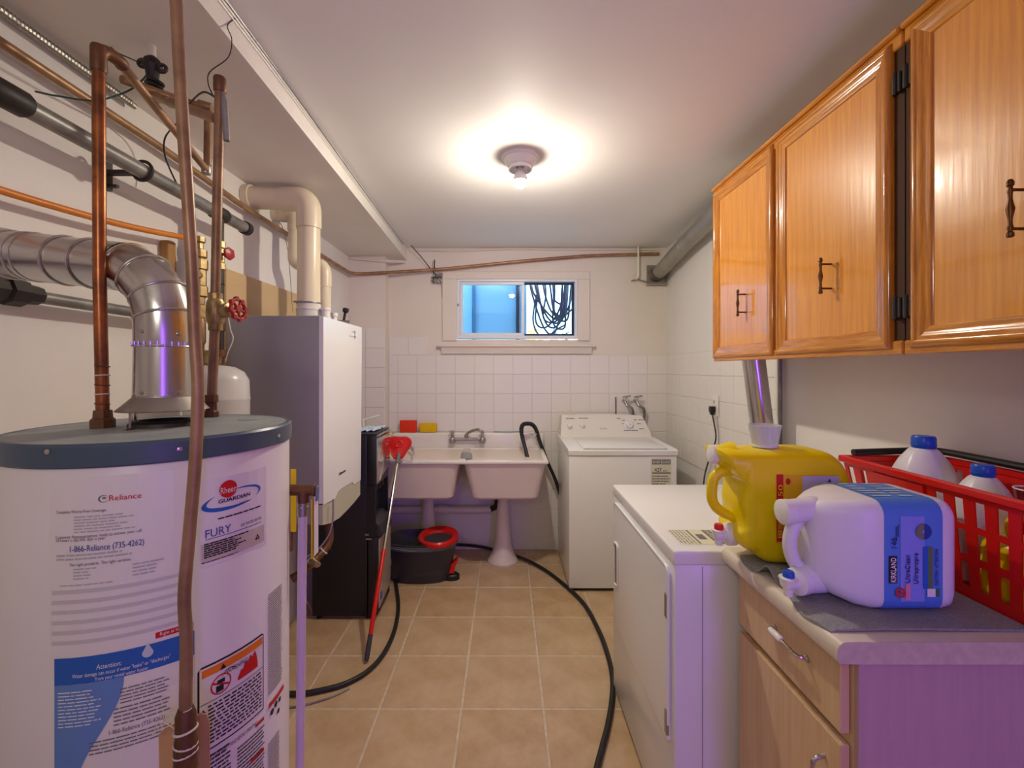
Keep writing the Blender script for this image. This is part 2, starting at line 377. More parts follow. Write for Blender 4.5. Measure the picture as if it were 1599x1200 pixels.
# wall tiles, each a piece of its wall
WT = tilemesh('wall_tile', 0.1500, 0.1500, 0.005, WTILE, 0.0018)
P6 = 0.1524
def wtile(parent, loc, rot, s=(1, 1)):
    o = bpy.data.objects.new('wall_tile', WT); COL.objects.link(o); o.parent = parent; o.location = loc; o.rotation_euler = rot; o.scale = (s[0], s[1], 1)
g = G().box(-0.93, XR, YB-0.003, YB, 0.098, 1.545); obj('grout_bed', g, GROUT, wall_back, 0)
cols = []; x = XR
while x > -0.93:
    a = max(x-P6, -0.933); cols.append((a, x)); x -= P6
for r in range(10):
    z1 = 1.543-r*P6; z0 = max(z1-P6, 0.098)
    for a, b in cols:
        if b-a < 0.01 or z1-z0 < 0.01: continue
        if b < 0.30 and z1 < 0.80: continue
        wtile(wall_back, ((a+b)/2, YB-0.0065+random.uniform(-.0003, .0003), (z0+z1)/2), (PI/2, 0, 0), ((b-a)/P6, (z1-z0)/P6))
obj('paint_panel', G().box(-0.93, 0.27, YB-0.006, YB, 0.098, 0.80), PAINT2, wall_back, 0)
for a, b in ((-0.933, -0.780), (-0.780, -0.628)):
    wtile(wall_back, ((a+b)/2, YB-0.0045, 1.6145), (PI/2, 0, 0), ((b-a)/P6, 0.141/P6))
for c in range(2):
    for r in range(9):
        b = -0.937-c*P6; a = max(b-P6, XL); z1 = 1.746-r*P6
        if b-a > 0.02: wtile(bump, ((a+b)/2, 3.457-0.0045, z1-P6/2), (PI/2, 0, 0), ((b-a)/P6, 1))
g = G().box(XR-0.003, XR, 2.10, YB, 0.781, 1.545); obj('grout_bed', g, GROUT, wall_right, 0)
y = YB
while y > 2.11:
    a = max(y-P6, 2.10)
    for r in range(5): wtile(wall_right, (XR-0.0065+random.uniform(-.0003, .0003), (a+y)/2, 1.543-(r+0.5)*P6), (PI/2, 0, -PI/2), ((y-a)/P6, 1))
    y -= P6
struct('trim_2', G().box(XR-0.014, XR, 2.075, 2.10, 0.78, 1.60, 0.003, 1), TRIM, 'white trim strip ending the tiles on the right wall')

# window
win = bpy.data.objects.new('window_1', None); COL.objects.link(win); win.location = (0.085, YB, wz0); WM[win.name] = Matrix.Translation(win.location); win['kind'] = 'structure'; win['label'] = 'small white sliding basement window over the sink'
g = G()
for a, b, c, d in ((-0.51, 0.66, 2.145, 2.205), (-0.51, -0.395, 1.655, 2.145), (0.565, 0.66, 1.655, 2.145)): g.box(a, b, YB-0.016, YB, c, d, 0.004, 1)
obj('window_casing', g, PAINT, win)
g = G(); g.box(-0.545, 0.70, YB-0.055, YB, 1.606, 1.626, 0.006, 2); obj('window_sill', g, PAINT, win)
g = G(); g.prism([(YB, 1.548), (YB-0.012, 1.548), (YB-0.022, 1.556), (YB-0.026, 1.58), (YB-0.038, 1.598), (YB-0.038, 1.606), (YB, 1.606)], 'x', -0.515, 0.672); obj('sill_apron', g, PAINT, win)
fx0, fx1, fz0, fz1 = -0.395, 0.565, 1.675, 2.150
def frame(g, x0, x1, z0, z1, y0, y1, t, bev=0.003):
    g.box(x0, x1, y0, y1, z0, z0+t, bev, 1).box(x0, x1, y0, y1, z1-t, z1, bev, 1).box(x0, x0+t, y0, y1, z0+t, z1-t, bev, 1).box(x1-t, x1, y0, y1, z0+t, z1-t, bev, 1)
    return g
obj('window_frame', frame(G(), fx0, fx1, fz0, fz1, YB-0.004, YB+0.09, 0.022), VINYL, win)
s1 = obj('sash', frame(G(), -0.372, 0.142, 1.697, 2.128, YB+0.012, YB+0.036, 0.024), VINYL, win)
obj('pane', G().box(-0.349, 0.119, YB+0.022, YB+0.026, 1.720, 2.105), PANEB, s1, 0)
s2 = obj('sash', frame(G(), 0.118, 0.543, 1.697, 2.128, YB+0.044, YB+0.066, 0.018), NAVY, win)
obj('pane', G().box(0.135, 0.526, YB+0.053, YB+0.056, 1.714, 2.110), PANEB, s2, 0)
obj('latch', G().box(0.120, 0.134, YB+0.002, YB+0.012, 1.90, 1.94, 0.003, 1), VINYL, s1)
obj('latch', G().box(-0.390, -0.378, YB-0.012, YB, 1.93, 1.95, 0.003, 1), DULLCHROME, win)
# outdoors
struct('ground_outside', G().box(-4, 5, YB+0.21, 9, 1.40, 1.58), OUTG, 'pale paving outside the window')
t = thing('window_well_screen', 'pale blue panel with teal posts standing outside the left window pane', 'screen', (-0.2, 4.05, 1.58))
obj('panel', G().box(-0.62, 0.18, 4.05, 4.06, 1.58, 2.55), BPANEL, t, 0)
for x in (-0.31, 0.085): obj('post', G().box(x, x+0.030, 4.02, 4.05, 1.58, 2.55), DBLUE if x < 0 else NAVY, t, 0)
t = thing('hose_coil', 'tangled coil of black hose hanging outside the right window pane', 'hose', (0.45, 4.0, 1.60))
obj('hanger', G().tube([(0.44, 3.98, 2.30), (0.70, 4.0, 2.30)], 0.012).tube([(0.66, 4.0, 2.30), (0.66, 4.0, 1.58)], 0.014), NAVY, t)
for i in range(11):
    a = 0.20+random.uniform(0, 0.22); b = 0.52+random.uniform(-0.05, 0.18); lo = random.uniform(1.76, 2.06); y = 3.92+0.018*i; sk = random.uniform(-0.06, 0.06)
    obj('hose_loop', G().tube(cat([(a, y, 2.28), (a+0.02, y, 2.12), ((a+b)/2-0.06+sk, y+0.01, lo+0.04), ((a+b)/2+0.04+sk, y+0.01, lo), (b-0.02, y, 2.04+sk), (b, y, 2.28)], 7), 0.0085, 8), NAVY, t)
obj('hose_loop', G().tube(cat([(0.26, 3.9, 2.08), (0.23, 3.9, 1.86), (0.28, 3.9, 1.73), (0.36, 3.9, 1.725), (0.46, 3.9, 1.79), (0.52, 3.9, 1.82)], 8), 0.0075, 8), NAVY, t)
def shrub(name, label, c, r, n, m):
    g = G()
    for i in range(n):
        d = Vector((random.gauss(0, 1), random.gauss(0, 1), random.gauss(0, 1))).normalized()*r*random.random()**0.4; p = Vector(c)+d; s = r*0.22; q = Matrix.Rotation(random.random()*6, 3, 'Z') @ Matrix.Rotation(random.random()*3, 3, 'X')
        g.add([p+q @ Vector(v) for v in ((-s, 0, 0), (0, -s*0.5, 0), (s, 0, 0.01), (0, s*0.5, 0))], [(0, 1, 2, 3)])
    t = thing(name, label, 'shrub', (c[0], c[1], 1.58)); obj('foliage', g, m, t, 0, 'stuff'); obj('stem', G().tube([(c[0], c[1], 1.58), (c[0], c[1], c[2])], 0.01, 6), BROWNFIT, t)
shrub('shrub', 'yellow autumn shrub seen through the right window pane', (0.40, 6.4, 1.80), 0.20, 160, LEAF)
shrub('shrub', 'small green shrub at the lower right corner of the window', (0.58, 4.35, 1.74), 0.06, 90, LEAFG)
t = thing('garden_lantern', 'small grey garden lantern on a post outside the window', 'lantern', (0.66, 6.2, 1.58))
obj('post', G().lathe([(0.03, 0), (0.03, 0.10)], (0.66, 6.2, 1.58), n=10), GREYPIPE, t)
obj('lamp_housing', G().lathe([(0.045, 0.10), (0.06, 0.30), (0.075, 0.31), (0.02, 0.38), (0.008, 0.46)], (0.66, 6.2, 1.58), n=10), GREYPIPE, t)

# ================================================================== CEILING LAMP
LX, LY = 0.062, 2.03
t = thing('ceiling_lamp', 'bare glowing bulb in a round porcelain holder on the ceiling', 'lamp', (LX, LY, ZC))
obj('base', G().lathe([(0.083, 0), (0.085, -0.008), (0.078, -0.014), (0.074, -0.014), (0.070, -0.03), (0.055, -0.046), (0.052, -0.046)], (LX, LY, ZC), n=40), PORC, t)
obj('socket_ring', G().lathe([(0.052, -0.046), (0.053, -0.062), (0.046, -0.064), (0.044, -0.05), (0.02, -0.046)], (LX, LY, ZC), n=32), PORC, t)
bl = obj('bulb_shield', G().lathe([(0.012, -0.046), (0.013, -0.066), (0.024, -0.082), (0.031, -0.097), (0.0335, -0.110), (0.0335, -0.113), (0.028, -0.1125)], (LX, LY, ZC), n=28), PORC, t)  # opaque collar added to shield the ceiling from the bulb's light
obj('bulb', G().lathe([(0.0285, -0.1125), (0.0265, -0.121), (0.0225, -0.131), (0.014, -0.139), (0.001, -0.143)], (LX, LY, ZC), n=28), BULBM, t)

# ================================================================== WATER HEATER
HX, HY, HR, HT = -0.68, 0.89, 0.224, 1.318
wh = thing('water_heater', 'tall white cylindrical gas water heater with slate blue cap and printed labels', 'water heater', (HX, HY, 0))
obj('tank', G().lathe([(HR-0.01, 0.03), (HR, 0.04), (HR, HT-0.035), (HR-0.004, HT-0.028)], (HX, HY, 0), n=96), HEATER, wh)
obj('foot_ring', G().lathe([(HR-0.03, 0.0), (HR-0.03, 0.035)], (HX, HY, 0), n=48), IRON, wh)
cap = obj('cap_rim', G().lathe([(HR+0.003, HT-0.036), (HR+0.0045, HT-0.034), (HR+0.0045, HT-0.004), (HR+0.001, HT), (HR-0.006, HT), (HR-0.006, HT-0.036)], (HX, HY, 0), n=96), CAP, wh)
obj('cap_top', G().lathe([(HR-0.005, HT-0.004), (HR-0.005, HT-0.0005), (HR-0.02, HT-0.001), (0.05, HT+0.001)], (HX, HY, 0), n=96), CAPTOP, wh)
C0 = Cyl(HX, HY, HR)
for px, py in ((80, 705), (280, 701), (431, 681)):
    u, v = C0.uv(px, py); p = C0.p(u, v, 0.003); nrm = (p-Vector((HX, HY, p.z))).normalized()
    obj('screw', G().lathe([(0.0045, 0), (0.0040, 0.0025), (0.001, 0.0032)], p+nrm*0.001, nrm, n=10), CHROME, cap)
obj('knockout', G().lathe([(0.022, 0), (0.021, 0.002), (0.016, 0.002)], (-0.575, 1.0, HT), n=20), CAPTOP, wh)
hood = obj('draft_hood', G().lathe([(0.074, 0.034), (0.076, 0.032), (0.050, 0.058), (0.049, 0.070), (0.046, 0.070), (0.046, 0.058), (0.070, 0.036)], (HX, HY, HT), n=48), GALV2, wh)
obj('flue_collar', G().lathe([(0.058, 0), (0.056, 0.008), (0.05, 0.012), (0.04, 0.012), (0.04, 0.004)], (HX, HY, HT), n=32), IRON, wh)
for a in (-100, -10, 80, 170):
    r = math.radians(a); d = Vector((math.cos(r), math.sin(r), 0)); q = Vector((-d.y, d.x, 0)); b = Vector((HX, HY, HT))+d*0.066
    obj('hood_leg', G().tube([b, b+Vector((0, 0, 0.042))], 0.005, 6, flat=0.4).tube([b+d*0.012, b-d*0.004], 0.005, 6), GALV, hood)
# relief valve and discharge pipe on its right side
RV = Vector((-0.462, 1.02, 1.155))
rv = obj('relief_valve', G().tube([RV+Vector((-0.045, 0.0, 0)), RV+Vector((0.026, 0, 0))], [0.0125, 0.0125], 14).tube([RV, RV+Vector((0, 0, -0.028))], 0.0125, 14).ring(RV+Vector((0.026, 0, 0)), (1, 0, 0), 0.011, 0.003), BROWNFIT, wh)
obj('lever', G().box(RV.x+0.028, RV.x+0.034, RV.y-0.006, RV.y+0.006, RV.z-0.024, RV.z+0.010, 0.002, 1), mat('lever_grey_blue', (120, 128, 146), 0.4), rv)
obj('adapter', G().tube([RV+Vector((-0.002, 0, -0.026)), RV+Vector((-0.002, 0, -0.058))], 0.0118, 14).ring(RV+Vector((-0.002, 0, -0.038)), (0, 0, 1), 0.0118, 0.0015), DULLCHROME, rv)
obj('discharge_pipe', G().tube([RV+Vector((-0.002, 0, -0.056)), RV+Vector((-0.008, -0.01, -1.05))], 0.0098, 14), PURPV, wh)
obj('hang_tag', G().box(RV.x+0.026, RV.x+0.0265, RV.y-0.020, RV.y+0.004, RV.z-0.150, RV.z-0.015).xf(Matrix.Translation((0, 0, 0))), YTAG, rv, 0)
obj('hang_tag', G().box(RV.x+0.029, RV.x+0.0295, RV.y-0.012, RV.y+0.010, RV.z-0.145, RV.z-0.012), PW, rv, 0)
obj('hang_tag', G().box(-0.518, -0.505, 1.075, 1.076, 1.04, 1.19), YTAG, wh, 0)

def decal(name, m, parent=wh):
    def deco(fn):
        g = G(); fn(g); return obj(name, g, m, parent, 0, 'stuff' if ('text' in name or 'print' in name or 'bars' in name or 'lettering' in name or 'pictogram' in name or 'swoosh' in name) else None)
    return deco
# paper label with the rental company's text
lab1 = decal('rental_label', mat('rental_label_paper', (236, 231, 228), 0.27))(lambda g: put_rect(g, C0, 78, 298, 742, 1030, 0.0006))
@decal('label_heading', PRED, lab1)
def _(g): put_text(g, C0, 'Reliance', 171, 221, 780, 771, 0.0014)
@decal('label_emblem', INKG, lab1)
def _(g):
    u, v = C0.uv(162, 779); put_crescent(g, C0, u, v, 0.0065, 0.0055, 0.4, 6.0, 0.002, 0.0014); put_disc(g, C0, u+0.001, v+0.001, 0.0025, 0.0015, 0.0014)
@decal('label_text', INKG, lab1)
def _(g):
    put_text(g, C0, 'Complete Worry-Free Coverage:', 89, 167, 801, 796, 0.0014)
    put_text(g, C0, 'Customer Representatives ready to answer your call', 88, 221, 838, 833, 0.0014)
    put_text(g, C0, '24 hours a day/365 days a year', 88, 165, 845, 840, 0.0014)
    put_text(g, C0, 'The right products. The right services.', 109, 205, 881, 876, 0.0014)
@decal('label_small_print', INKL, lab1)
def _(g):
    put_lines(g, C0, 116, 222, 802, 830, 6, 0.42, ragged=0.55); put_lines(g, C0, 89, 210, 862, 874, 2, 0.45)
    put_lines(g, C0, 115, 170, 885, 905, 4, 0.4, ragged=0.6); put_lines(g, C0, 207, 262, 874, 896, 4, 0.42, ragged=0.4); put_lines(g, C0, 94, 185, 911, 914, 1, 0.6)
@decal('ruled_bars', mat('faint_grey_ink', (208, 204, 205), 0.5), lab1)
def _(g):
    for k in range(6): put_rect(g, C0, 82, 286, 914+k*15.5, 920+k*15.5, 0.0010)
@decal('label_phone_number', INKB, lab1)
def _(g): put_text(g, C0, '1-866-Reliance (735-4262)', 110, 225, 858, 848, 0.0014)
@decal('red_tab', PRED, lab1)
def _(g): put_rect(g, C0, 243, 301, 980, 989, 0.0016)
@decal('tab_text', PW, lab1)
def _(g): put_text(g, C0, 'Right at home', 250, 290, 986.5, 981.5, 0.0022)
# blue attention label
u0, _q = C0.uv(86, 1040); u1, _q = C0.uv(303, 1000); vt = C0.uv(86, 1029)[1]; vb = C0.uv(86, 1250)[1]; vm = C0.uv(86, 1071)[1]
lab2 = decal('attention_label', PAPER)(lambda g: put_poly(g, C0, [(u0, vb, vt), (u1, vb, vt)], 0.0007))
@decal('blue_banner', PB, lab2)
def _(g): put_poly(g, C0, [(u0, vm, vt), (u1, vm, vt)], 0.0012)
@decal('blue_wave', PB2, lab2)
def _(g):
    L = u1-u0; rows = 24; vs = []
    for i in range(rows+1):
        t = i/rows; z = vm+(vb-vm)*t; wv = L*(0.33+0.17*math.cos(min(1, t*1.05)*PI)) if t < 0.85 else L*(0.163+(t-0.85)*0.6)
        for k in range(9): vs.append(C0.p(u0+wv*k/8, z, 0.0012))
    g.add(vs, [(i*9+k, i*9+k+1, (i+1)*9+k+1, (i+1)*9+k) for i in range(rows) for k in range(8)])
@decal('banner_text', PW, lab2)
def _(g):
    put_text(g, C0, 'Attention:', 151, 190, 1042, 1034, 0.0018, 0.1)
    put_text(g, C0, 'Water damage can occur if water "leaks" or "discharges"', 114, 266, 1047, 1041, 0.0018)
    put_text(g, C0, 'from your rental water heater', 150, 232, 1055, 1049, 0.0018)
    put_lines(g, C0, 92, 165, 1077, 1135, 11, 0.3, 0.0016, ragged=0.35)
@decal('water_drop', mat('drop_grey', (200, 210, 222), 0.5), lab2)
def _(g):
    u, v = C0.uv(231, 1019); put_disc(g, C0, u, v, 0.007, 0.007, 0.0018, 20); g.add([C0.p(u-0.0058, v+0.0035, 0.0018), C0.p(u+0.0058, v+0.0035, 0.0018), C0.p(u, v+0.016, 0.0018)], [(0, 1, 2)])
@decal('label_small_print', INKG, lab2)
def _(g):
    put_lines(g, C0, 188, 278, 1062, 1088, 5, 0.34, 0.0016); put_lines(g, C0, 178, 276, 1092, 1122, 5, 0.34, 0.0016); put_lines(g, C0, 140, 268, 1143, 1166, 4, 0.34, 0.0016)
    put_text(g, C0, '1-866-Reliance (735-4262)', 171, 257, 1136, 1129, 0.0018)
# maker's label
lab3 = decal('maker_label', mat('maker_label_paper', (236, 231, 230), 0.27))(lambda g: put_rect(g, C0, 312, 415, 742, 872, 0.0006))
@decal('red_disc', PRED, lab3)
def _(g):
    u, v = C0.uv(356, 763.5); put_disc(g, C0, u, v, 0.0150, 0.0150, 0.0018, 32)
@decal('disc_lettering', PW, lab3)
def _(g): put_text(g, C0, 'Rheem', 343.5, 370, 769, 759, 0.0026)
@decal('blue_swoosh', PB, lab3)
def _(g):
    u, v = C0.uv(366, 778); put_crescent(g, C0, u, v, 0.053, 0.0165, 0.70*PI, 1.72*PI, 0.010, 0.0012, tilt=0.10); put_crescent(g, C0, u, v, 0.053, 0.0165, -0.22*PI, 0.52*PI, 0.006, 0.0012, tilt=0.10)
@decal('maker_lettering', INK, lab3)
def _(g):
    for k in (0, 0.5): put_text(g, C0, 'GUARDIAN', 340+k, 389+k, 781, 775, 0.0016, 0.1)
    put_text(g, C0, 'SYSTEM', 373, 390, 785, 782.5, 0.0016); put_lines(g, C0, 340, 406, 799, 804, 1, 0.4, 0.0014, 0.0)
    put_text(g, C0, 'GAS WATER HEATER', 375, 407, 817, 812.5, 0.0016)
@decal('model_name', INKB, lab3)
def _(g):
    put_text(g, C0, 'FURY', 320, 360, 836, 823, 0.0016); a = (C0.uv(320, 838)[0], C0.uv(340, 838.5)[1]); b = C0.uv(407, 814)
    put_poly(g, C0, [(a[0], a[1]-0.0004, a[1]+0.0006), (b[0], a[1]-0.0004, a[1]+0.0006)], 0.0016)
@decal('rating_plate', mat('rating_plate_beige', (206, 196, 180), 0.45), lab3)
def _(g): put_rect(g, C0, 314, 411, 838, 866, 0.0012)
@decal('rating_text', INK, lab3)
def _(g):
    put_lines(g, C0, 318, 392, 839, 862, 7, 0.6, 0.0018, 0.5, 0.010); u, v = C0.uv(401, 836); put_disc(g, C0, u, v-0.004, 0.0065, 0.0065, 0.0018, 3, 0.35, PI/2, PI/2+2*PI); put_lines(g, C0, 314, 380, 869, 872, 1, 0.4, 0.0018, 0.2)
# warning labels
a0 = C0.uv(308, 1140); a1 = C0.uv(411, 1000); WT_ = C0.uv(360, 1021)[1]; WB_ = C0.uv(360, 1150)[1]
lab4 = decal('warning_label', INK)(lambda g: put_poly(g, C0, [(a0[0], WB_, WT_-0.006), (a0[0]+0.006, WB_, WT_), (a1[0]-0.004, WB_, WT_), (a1[0], WB_, WT_-0.004)], 0.0008))
b0, b1 = a0[0]+0.0028, a1[0]-0.0026
decal('label_face', PAPER, lab4)(lambda g: put_poly(g, C0, [(b0, WB_+0.003, WT_-0.003), (b1, WB_+0.003, WT_-0.003)], 0.0014))
decal('orange_band', PORG, lab4)(lambda g: put_poly(g, C0, [(b0+0.003, WT_-0.019, WT_-0.006), (b1-0.002, WT_-0.019, WT_-0.006)], 0.0020))
@decal('pictogram', PRED, lab4)
def _(g):
    u = b0+0.032; v = WT_-0.042; put_disc(g, C0, u, v, 0.0165, 0.0165, 0.0024, 28, 0.87)
    g.add([C0.p(u-0.014, v+0.005, 0.0024), C0.p(u-0.013, v+0.008, 0.0024), C0.p(u+0.014, v-0.005, 0.0024), C0.p(u+0.013, v-0.008, 0.0024)], [(0, 1, 2, 3)])
    fl = [(0.060, -0.008), (0.066, 0.004), (0.070, 0.003), (0.074, 0.014), (0.079, 0.010), (0.084, 0.019), (0.089, 0.014), (0.094, 0.022), (0.098, 0.010), (0.1, -0.002)]
    n = len(fl); g.add([C0.p(b0+x, v-0.012, 0.0024) for x, y in fl]+[C0.p(b0+x, v+y, 0.0024) for x, y in fl], [(i, i+1, n+i+1, n+i) for i in range(n-1)])
@decal('warning_text', INK, lab4)
def _(g):
    u = b0+0.032; v = WT_-0.042
    put_poly(g, C0, [(u-0.008, v-0.012, v-0.001), (u+0.004, v-0.012, v-0.002)], 0.0022); put_poly(g, C0, [(u-0.006, v+0.002, v+0.008), (u+0.006, v+0.001, v+0.008)], 0.0022)
    put_crescent(g, C0, u+0.014, v+0.008, 0.013, 0.012, 0.0, PI, 0.002, 0.0022)
    put_poly(g, C0, [(b0, v-0.0215, v-0.0205), (b1, v-0.0215, v-0.0205)], 0.0022)
    um = C0.uv(345, 1100)[0]
    for k in range(11):
        z = v-0.028-k*0.0062; x = b0+0.012
        while x < b1-0.006:
            l = random.uniform(0.004, 0.012); put_poly(g, C0, [(x, z-0.0014, z+0.0014), (min(x+l, b1-0.004), z-0.0014, z+0.0014)], 0.0022); x += l+0.0025
    for zz in (0.030, 0.070): g.add([C0.p(b0+0.001, v-zz-0.006, 0.0022), C0.p(b0+0.009, v-zz-0.006, 0.0022), C0.p(b0+0.005, v-zz+0.001, 0.0022)], [(0, 1, 2)])
    x = b0+0.030
    g.add([C0.p(x, WT_-0.018, 0.0026), C0.p(x+0.010, WT_-0.018, 0.0026), C0.p(x+0.005, WT_-0.009, 0.0026)], [(0, 1, 2)])
    put_text(g, C0, 'WARNING', 352, 385, 1043, 1036, 0.0026)
@decal('safety_text', INK)
def _(g):
    put_text(g, C0, 'FOR YOUR SAFETY READ BEFORE OPERATING', 322, 400, 1164, 1158, 0.0014)
    put_lines(g, C0, 318, 362, 1170, 1260, 14, 0.4, 0.0012, 0.2, 0.008); put_lines(g, C0, 370, 412, 1150, 1240, 16, 0.4, 0.0012, 0.1, 0.006)
@decal('side_label_text', INKG)
def _(g): put_lines(g, C0, 418, 440, 920, 1075, 44, 0.42, 0.0012, 0.1, 0.006); put_lines(g, C0, 418, 436, 1150, 1230, 20, 0.4, 0.0012, 0.1, 0.006)
@decal('safety_bars', PRED)
def _(g):
    put_rect(g, C0, 398, 411, 1126, 1131, 0.0016); put_rect(g, C0, 390, 411, 1178, 1184, 0.0016); put_rect(g, C0, 419, 442, 1086, 1093, 0.0014); put_rect(g, C0, 313, 319, 1172, 1178, 0.0016)
@decal('side_pictogram', INK)
def _(g):
    for px, py, rr in ((424, 1112, 0.006), (430, 1100, 0.006), (436, 1092, 0.005), (434, 1110, 0.005)):
        u, v = C0.uv(px, py); put_disc(g, C0, u, v, rr, rr*1.1, 0.0013, 5)

# ================================================================== FLUE AND PIPES ON THE LEFT
V = Vector
fl = thing('flue_pipe', 'shiny galvanised flue pipe elbowing from the water heater to the left wall', 'flue pipe', (HX, HY, HT+0.07))
e0 = V((HX, HY, 1.535)); d = V((-1, 0.2, 0.18)).normalized(); up = V((0, 0, 1)); RB = 0.10; r = 0.049
arc = [e0+d*RB*(1-math.cos(a))+up*RB*math.sin(a)*0.86 for a in [math.radians(k) for k in (0, 28, 58, 84)]]
obj('pipe_section', G().tube([(HX, HY, HT+0.045), e0+V((0, 0, -0.055))], [r+0.001, r-0.001], 40, False).ring(e0+V((0, 0, -0.060)), (0, 0, 1), r, 0.0022, 40), GALV, fl)
gg = G()
gg.tube([e0+V((0, 0, -0.06)), e0+V((0, 0, -0.054)), arc[0], arc[1], arc[2], arc[3]], [r-0.001, r, r, r, r, r], 40, False)
el = obj('elbow', gg, GALV, fl, 25)
for k in (0, 1, 2, 3):
    ax = (arc[min(k+1, 3)]-arc[max(k-1, 0)]).normalized(); obj('elbow_bead', G().ring(arc[k], ax, r+0.0004, 0.0028, 40), GALV, el)
q0 = arc[3]; q1 = V((-1.102, 0.974, 1.682)); q2 = V((-1.235, 1.000, 1.708)); dd = (q1-q0).normalized()
hs = obj('pipe_section', G().tube([q0, q0+dd*0.16], [r, r], 40, False), GALV, fl)
hs2 = obj('pipe_section', G().tube([q0+dd*0.155, q0+dd*0.30], [r+0.0015, r+0.0015], 40, False), GALV, fl)
hs3 = obj('pipe_section', G().tube([q0+dd*0.295, q0+dd*0.325, q2], [r+0.0015, r+0.006, r+0.006], 40, False), GALV, fl)
for q, k in ((hs, 0.085), (hs, 0.155), (hs2, 0.235), (hs2, 0.255), (hs3, 0.30)): obj('pipe_bead', G().ring(q0+dd*k, dd, r+0.001, 0.0028, 40), GALV, q)
def screw(p, n_, parent, s=0.004): obj('screw', G().lathe([(s, 0), (s*0.9, s*0.6), (s*0.2, s*0.8)], p, n_, n=10), DULLCHROME, parent)
for px, py in ((202, 460), (212, 474), (204, 519), (277, 521), (219, 613), (297, 613)):
    c = V((HX, HY, 0)) if py > 500 else arc[1]
    z = CH-(py-CY)/F*0.86; ang = math.radians(-95 if px < 230 else -25)
    nv = V((math.cos(ang), math.sin(ang), 0)); screw(V((HX, HY, z))+nv*(r-0.0005) if py > 500 else arc[1]+(arc[2]-arc[1])*(0.3 if px < 205 else 0.1)+V((0.25, -0.9, 0.0)).normalized()*(r-0.001), nv, el)
screw(q0+dd*0.03+V((0, -1, 0))*r, (0, -1, 0), hs)
# crimped edge
g = G()
for k in range(28):
    a = 2*PI*k/28; p = V((HX+(r+0.0005)*math.cos(a), HY+(r+0.0005)*math.sin(a), e0.z-0.052)); g.tube([p, p+V((0, 0, -0.010))], 0.0016, 5)
obj('crimped_edge', g, GALV, el, kind='stuff')

def pipe(name, label, pts, r, m, cate='pipe', rb=0.04, n=14, fits=(), group=None, fm=None, parts=None):
    """a pipe: thing > run (tube) and fittings (short thicker sleeves at given (point, direction, length, radius))"""
    t = thing(name, label, cate, pts[0], group)
    obj('pipe_run', G().tube(bend(pts, rb) if rb else pts, r, n), m, t)
    for p, ax, L, rr in fits:
        p = V(p); ax = V(ax).normalized(); obj('fitting', G().tube([p-ax*L/2, p-ax*L*0.42, p+ax*L*0.42, p+ax*L/2], [rr*0.9, rr, rr, rr*0.9], n), fm or m, t)
    return t
# vertical copper on the left of the heater cap
NX, NY = -0.770, 0.855
cp = pipe('copper_pipe', 'reddish copper pipe rising from the left of the heater cap in front of the flue', [(NX, NY, HT+0.01), (NX-0.006, NY, 1.6), (NX-0.008, NY, 2.02)], 0.0105, COPPER, rb=0, fits=[((NX-0.008, NY, 2.022), (0, 0, 1), 0.05, 0.0130)], fm=BROWNFIT)
obj('nut', G().lathe([(0.019, 0), (0.019, 0.016), (0.015, 0.020), (0.014, 0.034)], (NX, NY, HT), n=8), BROWNFIT, cp, 20)
for k in range(5): obj('tape_wrap', G().ring((NX-0.001, NY, HT+0.046+0.018*k), (0.1*(-1)**k, 0.05, 1), 0.0108, 0.0012), TAPE if k % 2 else BROWNFIT, cp)
obj('elbow', G().tube(cat([(NX-0.008, NY, 2.03), (NX-0.006, NY+0.01, 2.043), (NX-0.002, NY+0.035, 2.045), (NX-0.006, NY+0.05, 2.044)]), 0.0125), BROWNFIT, cp)
pipe('copper_pipe', 'slanting copper pipe from the top of the left riser towards the ceiling', [(NX-0.005, NY+0.045, 2.044), at(322, 265, 1.30)], 0.0095, COPPER2, rb=0, fits=[(at(322, 264, 1.30), (0, 0, 1), 0.03, 0.0125)], fm=DULLCHROME)
pipe('copper_pipe', 'short brown copper pipe dropping beside the grey riser near the soffit', [at(190, 124, 1.12), at(262, 150, 1.22), at(312, 166, 1.30), at(325, 172, 1.302), at(324, 258, 1.30)], 0.0105, COPPER3, rb=0.03, fits=[(at(320, 166, 1.30), (1, 0.3, -0.2), 0.035, 0.0135)])
# shut-off valve under the ceiling
sv = thing('shutoff_valve', 'black shut-off valve hanging from a white stub in the soffit', 'valve', at(238, 76, 1.205))
obj('stub', G().tube([at(237, 70, 1.205), at(238, 96, 1.205)], 0.0095), TAPE, sv)
obj('valve_body', G().lathe([(0.010, 0.01), (0.020, 0), (0.024, -0.015), (0.016, -0.03), (0.013, -0.055), (0.018, -0.06), (0.016, -0.075)], at(238, 95, 1.205), n=10), IRON, sv, 20)
for s in (-1, 1): obj('valve_ear', G().ring(at(238+15*s, 103+4*s, 1.20), (0.2, -1, 0.1), 0.010, 0.005, 14), IRON, sv)
obj('union', G().ring(at(243, 128, 1.20), (0.3, 0, 1), 0.016, 0.005).ring(at(241, 134, 1.20), (0.3, 0, 1), 0.017, 0.004), BLACK, sv)
pipe('copper_pipe', 'aged copper pipe from the shut-off valve elbowing to the grey riser', [at(238, 128, 1.205), at(240, 150, 1.20), at(338, 186, 1.055)], 0.0115, COPPER3, rb=0.03, fits=[(at(242, 149, 1.195), (1, 0, -0.6), 0.03, 0.0145), (at(268, 160, 1.16), (1, -1.4, -0.6), 0.02, 0.0135)])
